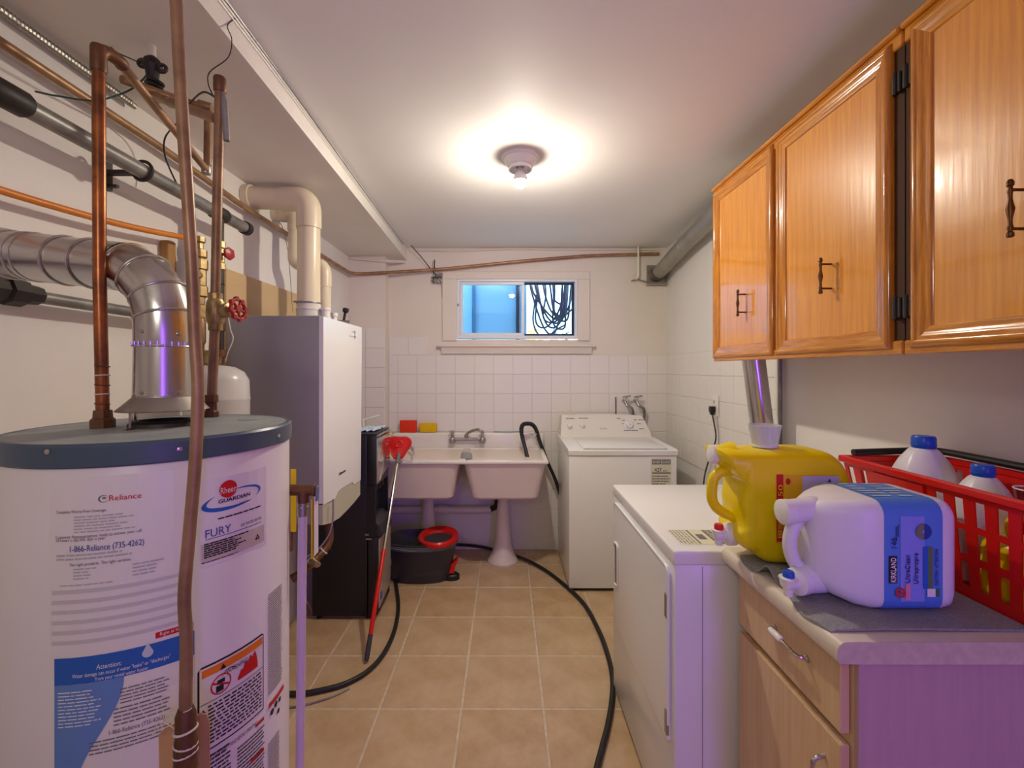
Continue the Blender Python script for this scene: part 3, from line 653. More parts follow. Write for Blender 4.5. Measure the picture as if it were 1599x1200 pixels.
# riser with hand-wheel valve
RX, RY = -0.695, 1.055
rs = pipe('riser_pipe', 'grey brown copper riser with brass hand-wheel valve above the heater cap', [(RX, RY, HT+0.01), (RX+0.008, RY, 1.52), (RX+0.020, RY, 2.09)], 0.0105, COPPER3, rb=0, fits=[((RX+0.020, RY, 2.10), (0, 0, 1), 0.035, 0.0135)], fm=BROWNFIT)
obj('nut', G().lathe([(0.016, 0), (0.016, 0.012), (0.012, 0.016), (0.012, 0.034), (0.015, 0.036), (0.014, 0.052)], (RX, RY, HT), n=10), BROWNFIT, rs, 20)
VZ = 1.565; vc = V((RX+0.010, RY, VZ))
vb_ = obj('gate_valve', G().lathe([(0.013, -0.045), (0.015, -0.043), (0.015, -0.03), (0.019, -0.022), (0.020, 0), (0.019, 0.022), (0.015, 0.03), (0.015, 0.043), (0.013, 0.045)], vc, n=14).lathe([(0.016, 0), (0.014, 0.020), (0.017, 0.022), (0.017, 0.034), (0.011, 0.036)], vc, (1, -0.1, 0.1), n=8), BRASS, rs, 25)
ax = V((1, -0.1, 0.1)).normalized(); hc = vc+ax*0.057
obj('stem', G().tube([vc+ax*0.03, hc], 0.004, 8), IRON, vb_)
hw = G()
hw.ring(hc, ax, 0.0235, 0.004, 28, 8).lathe([(0.009, -0.004), (0.009, 0.004)], hc, ax, 12)
qq = V((0, 0, 1)).rotation_difference(ax)
for k in range(5):
    a = 2*PI*k/5; hw.tube([hc, hc+qq @ V((math.cos(a), math.sin(a), 0))*0.023], 0.0032, 6)
for k in range(8):
    a = 2*PI*k/8; hw.lathe([(0.0056, -0.004), (0.0056, 0.004)], hc+qq @ V((math.cos(a), math.sin(a), 0))*0.0245, ax, 8)
obj('handwheel', hw, REDM, vb_)['label'] = 'red scalloped hand wheel'
obj('side_stub', G().tube(cat([(RX+0.026, RY, 2.085), (RX+0.034, RY-0.004, 2.05), (RX+0.040, RY-0.006, 1.965)]), [0.005]*5+[0.0068]*8, 10), GREYPIPE, rs)
# flexible copper line in front of the heater with a tagged, taped fitting
fpts = [at(272, -60, 0.67), at(275, 0, 0.665), at(283, 150, 0.66), at(294, 320, 0.66), at(300, 420, 0.66), at(304, 520, 0.66), at(309, 610, 0.655), at(305, 720, 0.65), at(296, 830, 0.645), at(288, 930, 0.64), at(291, 1000, 0.64), at(290, 1100, 0.64), at(289, 1230, 0.64), at(289, 1420, 0.64)]
fpts = [V((fpts[0].x, 0.67, ZS+0.0))]+fpts[0:]
fx = thing('flexible_copper_line', 'long wavy brown copper tube hanging in front of the water heater', 'pipe', fpts[-1])
obj('tube_run', G().tube(cat(fpts, 6), 0.0082, 14), COPPER3, fx)
ft = obj('taped_fitting', G().lathe([(0.0095, 0.03), (0.013, 0.02), (0.013, -0.01), (0.015, -0.02), (0.015, -0.06), (0.012, -0.065), (0.012, -0.16)], at(290, 1138, 0.64), n=12), BROWNFIT, fx)
for k, py in enumerate((1112, 1140, 1162, 1176)): obj('tape_wrap', G().ring(at(290, py, 0.64), (0.15*(-1)**k, 0.1, 1), 0.0140 if k else 0.0092, 0.0016), TAPE, ft)
tg = thing('manila_tag', 'manila paper tag tied to the copper tube in front of the heater', 'tag', at(280, 1150, 0.655))
A = [at(237, 1215, 0.655), at(236, 1160, 0.655), at(246, 1150, 0.655), at(283, 1134, 0.66), at(304, 1125, 0.668), at(313, 1128, 0.67), at(317, 1140, 0.67), at(318, 1215, 0.67)]
g = G(); n = len(A); g.add(A+[p+V((0.0, 0.0012, 0)) for p in A], [tuple(range(n)), tuple(range(2*n-1, n-1, -1))]+[(i, (i+1) % n, n+(i+1) % n, n+i) for i in range(n)])
for p in g.v: p.y += 0.014
obj('card', g, MANILA, tg, 0)
obj('eyelet', G().ring(at(276, 1141, 0.655)+V((0, 0.0125, 0)), (0, 1, 0.0), 0.0052, 0.0017), BROWNFIT, tg)
obj('string', G().tube(cat([at(276, 1141, 0.665), at(250, 1128, 0.655), at(240, 1148, 0.65), at(262, 1120, 0.645), at(290, 1112, 0.63), at(300, 1106, 0.633)]), 0.0007, 5), TAPE, tg)

# dark grey drain pipe along the left wall
GX = -1.10
gp = pipe('drain_pipe', 'dark grey steel pipe running along the left wall under the copper pipe', [(GX, 0.30, 2.035), (GX, 1.90, 2.025)], 0.0225, GREYPIPE, rb=0, fits=[((GX, 0.98, 2.032), (0, 1, 0), 0.09, 0.030), ((GX, 1.715, 2.026), (0, 1, 0), 0.075, 0.028), ((GX, 1.89, 2.025), (0, 1, 0), 0.03, 0.028)], fm=IRON)
obj('bracket', G().ring((GX, 1.355, 2.03), (0, 1, 0), 0.029, 0.005).box(XL, GX-0.02, 1.345, 1.365, 2.018, 2.030).box(XL, XL+0.012, 1.335, 1.375, 1.975, 2.06), IRON, gp)
obj('bracket_screw', G().tube([(XL+0.01, 1.355, 1.985), (XL+0.045, 1.355, 1.983)], 0.006, 8), BLACK, gp)
# iron riser with brass valve
ir = pipe('iron_riser', 'black iron riser with a small red handle valve below the grey pipe', [(GX, 1.715, 2.02), (GX, 1.715, 1.46), (GX+0.01, 1.66, 1.42)], 0.0165, IRON, rb=0.05, fits=[((GX, 1.715, 1.60), (0, 0, 1), 0.05, 0.022), ((GX, 1.715, 1.49), (0, 0, 1), 0.03, 0.024)], fm=BROWNFIT)
bv = obj('brass_valve', G().lathe([(0.018, -0.055), (0.023, -0.053), (0.023, -0.03), (0.019, -0.025), (0.019, 0.025), (0.023, 0.03), (0.023, 0.053), (0.018, 0.055)], (GX, 1.715, 1.865), n=8), BRASS, ir, 20)
obj('valve_handle', G().tube([(GX+0.01, 1.71, 1.868), (GX+0.048, 1.70, 1.868)], 0.006, 8).lathe([(0.012, 0), (0.024, 0.003), (0.024, 0.012), (0.010, 0.016)], (GX+0.042, 1.70, 1.868), (1, -0.2, 0), n=6), REDM, bv, 20)
for z in (1.755, 1.66): obj('cable_tie', G().ring((GX, 1.715, z), (0, 0, 1), 0.0172, 0.002), BLACK, ir)
# brass pressure valve stack and pine strip on the wall
pst = tag(obj('pine_strip', G().box(XL, XL+0.03, 1.575, 1.615, 1.30, 1.885, 0.003, 1), WOODS), 'narrow pine strip screwed to the left wall behind the pipes', 'board')
bs = thing('backflow_valve', 'stack of brass fittings on the water line beside the pine strip', 'valve', (GX-0.04, 1.64, 1.40))
bx, by = -1.135, 1.655
obj('upper_fitting', G().lathe([(0.014, 1.92), (0.020, 1.918), (0.020, 1.90), (0.013, 1.895), (0.015, 1.875), (0.026, 1.87), (0.026, 1.845), (0.021, 1.84), (0.029, 1.835), (0.029, 1.80), (0.024, 1.795)], (bx, by, 0), n=8), BRASS, bs, 20)
obj('lower_fitting', G().lathe([(0.024, 1.795), (0.024, 1.74), (0.029, 1.735), (0.029, 1.70), (0.019, 1.695), (0.019, 1.67), (0.024, 1.665), (0.024, 1.62)], (bx, by, 0), n=8), BRASS, bs, 20)
obj('side_port', G().tube([(bx, by, 1.775), (bx+0.02, by-0.035, 1.775)], [0.015, 0.013], 8), BRASS, bs)
obj('coupling', G().lathe([(0.019, 1.62), (0.022, 1.60), (0.022, 1.53), (0.017, 1.52), (0.017, 1.30)], (bx, by, 0), n=14), COPPER2, bs)
obj('lower_coupling', G().lathe([(0.014, 1.50), (0.022, 1.498), (0.022, 1.45), (0.013, 1.445)], (bx+0.045, by-0.01, 0), n=8).tube([(bx+0.045, by-0.01, 1.47), (bx+0.045, by-0.01, 1.25)], 0.010), BRASS, bs)
# orange and grey lines on the wall
pipe('orange_gas_line', 'bright orange pipe running along the left wall to the brass valve stack', [(-1.165, 0.30, 1.83), (-1.165, 1.03, 1.84), (-1.155, 1.35, 1.862), (-1.138, 1.64, 1.905)], 0.0095, ORANGE, rb=0.2)
lg = pipe('gas_pipe', 'grey iron gas pipe with black union behind the flue', [(-1.165, 0.30, 1.615), (-1.165, 1.63, 1.607)], 0.0155, GREYPIPE, rb=0)
obj('union', G().lathe([(0.020, -0.06), (0.028, -0.055), (0.028, -0.02), (0.034, -0.018), (0.034, 0.02), (0.026, 0.025), (0.023, 0.06)], (-1.165, 1.055, 1.613), (0, 1, 0), n=8), IRON, lg, 20)
# long copper pipe round the room
lc = pipe('copper_pipe', 'long copper pipe along the left wall and across the back wall above the window', [(-1.18, 0.20, 2.20), (-1.18, 1.55, 2.188), (-1.18, 2.02, 2.158), (-1.18, 3.425, 2.155), (-0.90, 3.435, 2.172), (-0.50, 3.515, 2.215), (0.10, 3.53, 2.28), (0.62, 3.535, 2.325), (1.20, 3.535, 2.342)], 0.0125, COPPER2, rb=0.10, fits=[((-1.18, 2.62, 2.157), (0, 1, 0), 0.05, 0.016)])
for px, py in ((462, 130),): pass
obj('pipe_hook', G().tube([(-0.565, 3.50, 2.21), (-0.565, 3.515, 2.29)], 0.004, 6).ring((-0.565, 3.512, 2.225), (1, 0, 0), 0.014, 0.003), IRON, lc)
tag(obj('metal_clad_cable', G().tube(bend([(-1.195, 0.15, 2.285), (-1.195, 1.44, 2.275)], 0), 0.010, 10), GALV2), 'silver armoured cable along the top of the left wall', 'cable')
g = G()
for k in range(130): g.ring((-1.195, 0.25+k*0.0091, 2.284-0.0078*(k/130)), (0.25, 1, 0), 0.0098, 0.0020, 12, 5)
obj('armour_spiral', g, GALV2, bpy.data.objects['metal_clad_cable'], kind='stuff')
def wire(name, label, pts, r, m, cate='wire'): return tag(obj(name, G().tube(cat(pts, 6), r, 6), m), label, cate)
wire('ground_wire', 'green ground wire sagging from the grey pipe to the shut-off valve', [at(55, 143, 1.08), at(90, 150, 1.09), at(150, 157, 1.12), at(200, 142, 1.17), at(225, 122, 1.19), at(235, 104, 1.20)], 0.0022, GREENW)
wire('black_wire', 'thin black wire from the soffit corner to the shut-off valve', [at(166, 64, 1.21), at(180, 80, 1.21), at(205, 92, 1.21), at(225, 101, 1.205)], 0.0016, BLACK)
wire('black_wire', 'dark wire looping from the riser top down to the grey pipe bracket', [at(336, 152, 1.10), at(318, 144, 1.15), at(300, 158, 1.25), at(280, 188, 1.35), at(258, 215, 1.45), at(258, 245, 1.50), at(275, 285, 1.52), at(290, 312, 1.52)], 0.0026, BLACK)
wire('twisted_wire', 'twisted black wire dropping from the white soffit board to the riser', [V((sx(1.2)+0.012, 1.2, 2.37)), at(355, 40, 1.16), at(362, 62, 1.14), at(356, 90, 1.12), at(328, 112, 1.09), at(325, 130, 1.08), at(332, 148, 1.075)], 0.0013, BLACK)
for k in range(3):
    z = ZC-0.012-0.012*k
    wire('thin_cable', ('uppermost', 'middle', 'lowest')[k]+' of the three thin cables running along the white soffit board', [V((sx(0.2)+0.0125, 0.2, z)), V((sx(0.9)+0.0125, 0.9, z-0.004)), V((sx(1.5)+0.0125, 1.5, z+0.003)), V((sx(2.3)+0.0125, 2.3, z-0.002)), V((sx(3.4)+0.0125, 3.4, z))], 0.0026, TRIM if k else GREYPIPE, 'cable')
wire('loose_string', 'frayed white string hanging from the iron riser by the boiler', [at(356, 492, 1.68), at(360, 515, 1.68), at(364, 530, 1.67), at(356, 550, 1.66), at(352, 565, 1.66)], 0.0022, TAPE, 'string')
wire('thin_wire', 'thin grey wire hanging on the wall left of the white vent pipe', [at(428, 335, 2.42), at(441, 355, 2.40), at(449, 390, 2.38), at(453, 430, 2.36), at(457, 488, 2.33)], 0.0016, GREYPIPE)
# expansion tank
et = thing('expansion_tank', 'white domed expansion tank behind the water heater', 'tank', (-1.045, 1.62, 1.0))
obj('shell', G().lathe([(0.03, 1.10), (0.07, 1.11), (0.10, 1.15), (0.103, 1.17), (0.103, 1.315), (0.1045, 1.32), (0.1045, 1.326), (0.103, 1.33), (0.101, 1.39), (0.085, 1.42), (0.055, 1.438), (0.015, 1.445)], (-1.045, 1.62, 0), n=40), mat('tank_grey_white', (206, 204, 200), 0.3), et)
obj('nipple', G().tube([(-1.045, 1.62, 1.44), (-1.06, 1.655, 1.47)], 0.012), BROWNFIT, et)

# PVC vents
pv = thing('vent_pipe', 'thick cream PVC vent pipe elbowing from the left wall down to the boiler', 'pipe', (-0.93, 2.12, 1.66))
VR = 0.051; vx, vy, vz = -0.935, 2.12, 2.235
obj('horizontal_run', G().tube([(XL, vy-0.02, vz), (vx-0.09, vy, vz)], VR, 28), PVC, pv)
obj('elbow', G().tube(bend([(vx-0.13, vy, vz), (vx, vy, vz), (vx, vy, vz-0.14)], 0.095, 10), VR+0.005, 28), PVC, pv)
obj('vertical_run', G().tube([(vx, vy, vz-0.12), (vx, vy, 1.66)], VR, 28), PVC, pv)
obj('wall_collar', G().tube([(XL, vy-0.02, vz), (XL+0.03, vy-0.019, vz)], VR+0.008, 28), PVC, pv)
bc = obj('base_coupling', G().lathe([(VR+0.003, 0), (VR+0.004, 0.045), (VR+0.006, 0.047), (VR+0.006, 0.055), (VR+0.002, 0.058), (VR+0.002, 0.085)], (vx, vy, 1.661), n=32), mat('pale_grey_pvc', (216, 212, 200), 0.35), pv)
obj('clamp', G().ring((vx, vy, 1.742), (0, 0, 1), VR+0.002, 0.004, 28).box(vx-0.045, vx-0.005, vy-VR-0.008, vy-VR, 1.738, 1.746), DULLCHROME, bc)
pv2 = thing('vent_pipe', 'thinner cream PVC air pipe with two bends behind the thick vent pipe', 'pipe', (-0.955, 2.34, 1.66))
r2 = 0.032; x1_, x2_, y2_ = -1.105, -0.950, 2.34
obj('horizontal_run', G().tube([(XL, y2_, 2.235), (x1_-0.04, y2_, 2.235)], r2, 20), PVC, pv2)
obj('upper_elbow', G().tube(bend([(x1_-0.07, y2_, 2.235), (x1_, y2_, 2.235), (x1_, y2_, 2.15)], 0.06, 8), r2+0.004, 20), PVC, pv2)
obj('middle_run', G().tube([(x1_, y2_, 2.17), (x1_, y2_, 2.04)], r2, 20), PVC, pv2)
obj('lower_elbow', G().tube(bend([(x1_, y2_, 2.06), (x1_, y2_, 1.98), (x2_, y2_, 1.98), (x2_, y2_, 1.86)], 0.06, 8), r2+0.003, 20), PVC, pv2)
obj('lower_run', G().tube([(x2_, y2_, 1.88), (x2_, y2_, 1.66)], r2, 20).ring((x2_, y2_, 1.72), (0, 0, 1), r2+0.001, 0.003), PVC, pv2)

# backing board and boiler
tag(obj('plywood_board', G().box(XL+0.001, XL+0.013, 1.93, 2.80, 0.70, 1.865, 0.002, 1), PLY), 'bare tan plywood board on the left wall behind the boiler', 'board')
BX0, BX1, BY0, BY1, BZ0, BZ1 = -1.205, -0.803, 1.925, 2.437, 0.762, 1.661
bo = thing('boiler', 'wall-hung boiler with grey side and white front beside the black water cooler', 'boiler', ((BX0+BX1)/2, 2.18, BZ0))
obj('casing', G().box(BX0, BX1, BY0, BY1, BZ0, BZ1, 0.004, 2), GREY, bo)
def outl(pts, X): return [(atx(px, py, X).y, atx(px, py, X).z) for px, py in pts]
XF = -0.796
white_o = [(BY0-0.001, BZ1-0.004), (BY1-0.001, BZ1-0.004)]+outl([(560.5, 750), (550, 757), (547, 753), (530, 763), (524, 769), (520, 779)], XF)+[(BY0-0.001, CH-(789-CY)/F*BY0)]
obj('front_panel', G().prism(white_o, 'x', BX1-0.002, -0.786), BWHITE, bo)
ol = outl([(520, 778), (524, 768), (530, 762), (547, 752), (550, 756), (560.5, 749), (560.5, 773), (551, 785), (540, 797), (528, 809), (515, 817)], XF)+[(BY0-0.001, BZ0-0.001), (BY0-0.001, CH-(787-CY)/F*BY0)]
obj('lower_panel', G().prism(ol, 'x', BX1-0.002, -0.789), OLIVE, bo)
PBo = Plane((-0.786, BY0, 0), (0, 1, 0), (0, 0, 1))
@decal('maker_lettering', INK, bo)
def _(g):
    for k in (0, 0.3): put_text(g, PBo, 'Navien', 528.8+k, 539+k, 740, 735.5, 0.0012, 0.5)
@decal('panel_emblem', INKL, bo)
def _(g): put_rect(g, PBo, 549, 555, 518, 519.5, 0.0012); put_rect(g, PBo, 545, 556, 525, 526.5, 0.0012); put_rect(g, PBo, 553, 554.5, 516, 530, 0.0012)
obj('top_port', G().lathe([(0.018, 0), (0.018, 0.045), (0.022, 0.047), (0.022, 0.06), (0.012, 0.062)], (-0.855, 2.12, BZ1), n=16), WHITE2, bo)
obj('top_port', G().lathe([(0.013, 0), (0.013, 0.03), (0.017, 0.032), (0.017, 0.05)], (-0.86, 2.24, BZ1), n=16), WHITE2, bo)
kn = obj('top_valve', G().lathe([(0.016, 0), (0.016, 0.02)], (-0.87, 2.36, BZ1), n=12).tube([(-0.90, 2.36, BZ1+0.018), (-0.83, 2.37, BZ1+0.015)], 0.012), DULLCHROME, bo)
obj('black_knob', G().tube([(-0.862, 2.37, BZ1+0.02), (-0.852, 2.37, BZ1+0.075)], 0.0065).lathe([(0.010, 0), (0.016, 0.008), (0.016, 0.022), (0.008, 0.026)], (-0.853, 2.37, BZ1+0.068), (0.2, 0, 1), n=12), BLACK, kn)
dp = thing('boiler_drain_pipe', 'brown taped pipe and hose valve under the boiler', 'pipe', at(495, 870, 2.05))
obj('pipe_run', G().tube(bend([V((-0.86, 2.15, BZ0+0.005)), at(517, 848, 2.12), at(476, 892, 1.98), at(455, 905, 1.95)], 0.05), 0.018, 14), BROWNFIT, dp)
for k in range(5): obj('tape_wrap', G().ring(at(512-6.5*k, 853+7*k, 2.10-0.022*k), V((-0.9, -0.5, -0.9)), 0.0195, 0.0035 if k % 2 else 0.0022), TAPE if k % 2 else BROWNFIT, dp)
hb = obj('hose_valve', G().tube([at(484, 880, 1.99), at(495, 882, 1.93)], [0.010, 0.012], 12).ring(at(496, 882, 1.925), (0.3, -1, 0), 0.010, 0.003), BRASS, dp)
obj('brown_manifold', G().tube([(-0.93, 2.05, BZ0+0.005), (-0.93, 2.05, 0.62)], 0.020).tube([(-0.99, 2.05, BZ0), (-0.99, 2.05, 0.60)], 0.012), COPPER2, dp)
wire('grey_tube', 'thin grey tube curving out below the boiler front', [at(520, 780, 1.985), at(520, 805, 1.98), at(516, 830, 1.97), at(504, 850, 1.95), at(486, 870, 1.93), at(468, 893, 1.90)], 0.0035, DULLCHROME, 'tube')
wire('grey_tube', 'straight grey tube under the boiler bottom near the relief valve tag', [at(496, 815, 2.0), at(495, 845, 1.98), at(490, 860, 1.96), at(478, 872, 1.94)], 0.003, DULLCHROME, 'tube')
wire('white_wire', 'stiff white wire leaning low against the water cooler', [atz(475, 925, 0.12), atz(480, 940, 0.07), atz(488, 958, 0.003)], 0.0022, TAPE)

# ================================================================== WATER COOLER
wc = thing('water_cooler', 'tall black water cooler with shiny steel front standing beside the sink', 'water cooler', (-0.92, 2.69, 0))
cx0, cx1, cy0, cy1 = -1.11, -0.745, 2.555, 2.83
obj('cabinet', G().box(cx0, cx1-0.05, cy0, cy1, 0.02, 1.055, 0.006, 2).box(cx1-0.055, cx1, cy0, cy1, 0.76, 1.055, 0.006, 2).box(cx1-0.055, cx1-0.002, cy0, cy0+0.014, 0.47, 0.77).box(cx1-0.055, cx1-0.002, cy1-0.014, cy1, 0.47, 0.77), COOL, wc)
up_ = [(cy0+0.008, 1.035), (cy1-0.004, 1.035), (cy1-0.004, 0.835), (cy0+0.10, 0.80), (cy0+0.008, 0.775)]
obj('upper_panel', G().prism(up_, 'x', cx1-0.002, cx1+0.010, 0.02), STEEL, wc)
obj('top_cover', G().box(cx0, cx1+0.004, cy0, cy1, 1.055, 1.066, 0.004, 2), CHAR, wc)
obj('top_rail', G().tube([(cx1+0.006, cy0+0.01, 1.046), (cx1+0.012, (cy0+cy1)/2, 1.052), (cx1+0.006, cy1-0.01, 1.046)], 0.008, 8), DULLCHROME, wc)
for y in (2.63, 2.69, 2.75): obj('tap', G().lathe([(0.012, 0), (0.012, 0.04)], (cx1-0.02, y, 0.72), n=10), BLACK, wc)
obj('drip_tray', G().prism([(cx1-0.055, 0.47), (cx1+0.03, 0.47), (cx1+0.012, 0.53), (cx1-0.03, 0.56), (cx1-0.055, 0.56)], 'y', cy0+0.02, cy1-0.02), CHAR, wc)
ld = obj('lower_door', G().box(cx1-0.045, cx1+0.010, cy0-0.004, cy1-0.006, 0.03, 0.468, 0.006, 2), COOL, wc)
obj('door_panel', G().prism([(cy0+0.016, 0.455), (cy1-0.012, 0.455), (cy1-0.012, 0.14), (cy1-0.03, 0.09), (cy0+0.016, 0.06)], 'x', cx1+0.009, cx1+0.017, 0.02), mat('brushed_panel', (206, 190, 172), 0.3, 0.4), ld)
obj('blue_sticker', G().box(cx1+0.016, cx1+0.0185, cy0+0.03, cy0+0.065, 0.10, 0.14), BLUE, ld, 0)
for k, (y_, z_) in enumerate(((0, 0.49), (0, 0.465))): obj('hinge', G().box(cx1-0.06+0.004*k, cx1-0.04+0.018*k, cy0-0.006, cy0, z_-0.006, z_+0.002), DULLCHROME, wc, 0)
for x in (cx0+0.03, cx1-0.05):
    for y in (cy0+0.03, cy1-0.03): obj('foot', G().lathe([(0.014, 0), (0.014, 0.025)], (x, y, 0), n=10), BLACK, wc)
wr = tag(obj('plastic_bag', G(), mat('blue_white_film', (190, 208, 226), 0.35)), 'crumpled blue and white plastic wrapper on top of the water cooler', 'wrapper')
bmw = bmesh.new(); bmesh.ops.create_grid(bmw, x_segments=12, y_segments=10, size=0.5)
for v in bmw.verts: v.co = V((-0.83+v.co.x*0.15, 2.69+v.co.y*0.20, 1.070+abs(random.gauss(0, 0.007))))
bmesh.ops.solidify(bmw, geom=bmw.faces[:], thickness=0.002); bmw.to_mesh(wr.data); bmw.free()
tag(obj('white_stick', G().tube([at(566, 656, 2.78), at(592, 649, 2.82)], 0.0045, 8).tube([at(567, 656, 2.78), at(567.5, 672.5, 2.78)], 0.006, 8), WHITE2), 'white stick standing crooked on top of the water cooler', 'stick')

# ================================================================== LAUNDRY SINK
SX0, SX1, SY0, SY1, SZ = -0.925, 0.278, 2.95, 3.545, 0.827
sk = thing('laundry_sink', 'white double laundry sink on two flared pedestals under the window', 'sink', (-0.32, 3.25, 0))
def rrect(x0, x1, y0, y1, r, z, n=5):
    o = []
    for cx, cy, a in ((x1-r, y1-r, 0), (x0+r, y1-r, PI/2), (x0+r, y0+r, PI), (x1-r, y0+r, 1.5*PI)):
        for k in range(n+1): o.append(V((cx+r*math.cos(a+PI/2*k/n), cy+r*math.sin(a+PI/2*k/n), z)))
    return o
def basin(x0, x1):
    g = G(); R = []
    for t_, z in ((0, SZ-0.012), (0.35, 0.72), (0.8, 0.60), (0.9, 0.565), (1.15, 0.550)):
        i = 0.055*t_; R.append(rrect(x0+i, x1-i, SY0+0.012+i*1.1, SY1-0.10-i, 0.05, z))
    for t_, z in ((1.2, 0.572), (0.95, 0.59), (0.4, 0.72), (0, SZ-0.010)):
        i = 0.055*t_+0.018; R.append(rrect(x0+i, x1-i, SY0+0.012+i*1.1, SY1-0.10-i, 0.04, z))
    g.loft(R, True); return g
b1_ = obj('basin', basin(SX0+0.01, -0.312), SINK, sk); b2_ = obj('basin', basin(-0.288, SX1-0.012), SINK, sk)
obj('rim', G().box(SX0, SX1, SY0, SY0+0.034, SZ-0.026, SZ, 0.010, 3).box(SX0, SX0+0.032, SY0+0.02, SY1, SZ-0.024, SZ, 0.008, 2).box(SX1-0.032, SX1, SY0+0.02, SY1, SZ-0.024, SZ, 0.008, 2).box(SX0+0.02, SX1-0.02, SY1-0.12, SY1-0.08, SZ-0.024, SZ, 0.006, 2).box(-0.325, -0.275, SY0+0.02, SY1-0.09, SZ-0.024, SZ-0.002, 0.006, 2), SINKIN, sk)
obj('backsplash', G().box(SX0, SX1+0.01, SY1-0.085, SY1+0.008, SZ-0.02, 0.935, 0.012, 3), SINKIN, sk)
obj('overflow_arch', G().lathe([(0.040, 0), (0.038, 0.03), (0.026, 0.042), (0.004, 0.046)], (-0.272, 3.05, SZ-0.004), n=20, sy=0.5), mat('grey_enamel', (150, 150, 146), 0.4), sk)
for x in (-0.585, -0.028): obj('pedestal', G().lathe([(0.112, 0), (0.114, 0.012), (0.100, 0.035), (0.078, 0.075), (0.062, 0.14), (0.054, 0.24), (0.046, 0.36), (0.036, 0.48), (0.040, 0.53), (0.075, 0.552)], (x, 3.345, 0), n=32), SINK, sk)
dpn = pipe('sink_drain_pipe', 'white drain pipe running along the wall behind the sink pedestals', [(-0.93, 3.50, 0.33), (-0.12, 3.50, 0.335)], 0.030, SINK, rb=0, fits=[((-0.5, 3.50, 0.333), (1, 0, 0), 0.06, 0.036)])
obj('drain_tail', G().tube(cat([(-0.14, 3.50, 0.335), (-0.09, 3.48, 0.36), (-0.07, 3.44, 0.42), (-0.065, 3.42, 0.545)]), 0.022), IRON, dpn)
fc = thing('sink_faucet', 'chrome two-handle faucet on the back of the laundry sink', 'faucet', (-0.30, 3.45, 0.88))
FZ, FY = 0.895, 3.43
obj('body', G().tube([(-0.415, FY, FZ), (-0.185, FY, FZ)], 0.012, 12), DULLCHROME, fc)
for x in (-0.415, -0.185):
    obj('valve_cup', G().lathe([(0.020, 0.012), (0.026, 0), (0.026, -0.02), (0.018, -0.032)], (x, FY, FZ), n=16), DULLCHROME, fc)
    obj('shank', G().tube([(x, FY, FZ), (x, FY+0.035, FZ)], 0.015), DULLCHROME, fc)
    h = obj('cross_handle', G().tube([(x, FY, FZ), (x, FY, FZ+0.05)], 0.010, 10), CHROME, fc)
    obj('handle_grip', G().tube([(x-0.022, FY, FZ+0.055), (x+0.022, FY, FZ+0.055)], 0.008, 8).tube([(x, FY-0.022, FZ+0.055), (x, FY+0.022, FZ+0.055)], 0.008, 8).lathe([(0.014, 0.035), (0.015, 0.062), (0.008, 0.068)], (x, FY, FZ), n=10), CHROME, h)
obj('spout', G().tube(cat([(-0.308, FY, FZ), (-0.306, FY-0.005, FZ+0.035), (-0.275, FY-0.03, FZ+0.062), (-0.215, FY-0.10, FZ+0.088), (-0.198, FY-0.115, FZ+0.078)]), [0.014]*6+[0.0105]*19, 12), DULLCHROME, fc)
tag(obj('sponge', G().box(-0.835, -0.704, 3.500, 3.530, 0.936, 1.030, 0.006, 2), SPONGER), 'red sponge standing on the back of the sink', 'sponge')
tag(obj('sponge', G().box(-0.682, -0.546, 3.500, 3.530, 0.936, 1.010, 0.010, 2), SPONGEY), 'mustard yellow sponge standing on the back of the sink', 'sponge')
wire('toothbrush', 'thin blue brush handle lying on the back ledge of the sink', [(-0.10, 3.50, 0.942), (0.02, 3.50, 0.940), (0.10, 3.51, 0.942)], 0.004, mat('grey_blue_plastic', (110, 150, 160), 0.4), 'brush')
dh = thing('washer_drain_hose', 'black corrugated washer hose hooked over the right end of the sink', 'hose', at(828, 715, 3.25))
hp = cat([at(824.5, 718, 3.13), at(820, 700, 3.18), at(815, 680, 3.25), at(814.5, 668, 3.30), at(819, 662.5, 3.33), at(830, 663, 3.36), at(837, 671, 3.39), at(843, 690, 3.41), at(855, 722, 3.43), at(868, 752, 3.45), at(880, 790, 3.45)], 8)
obj('hose_run', G().tube(hp, 0.0135, 12), BLACKR, dh)
g = G()
for i in range(14, 62, 1):
    a = hp[i]; b = hp[min(i+1, len(hp)-1)]
    if (b-a).length > 0: g.ring(a, b-a, 0.0135, 0.0024, 14, 5)
obj('corrugation', g, BLACKR, dh, kind='stuff')
obj('hose_clip', G().tube(cat([at(838, 678, 3.38), at(828, 684, 3.36), at(817, 678, 3.25), at(828, 681, 3.3), at(836, 692, 3.36)]), 0.003, 6), WHITE2, dh)

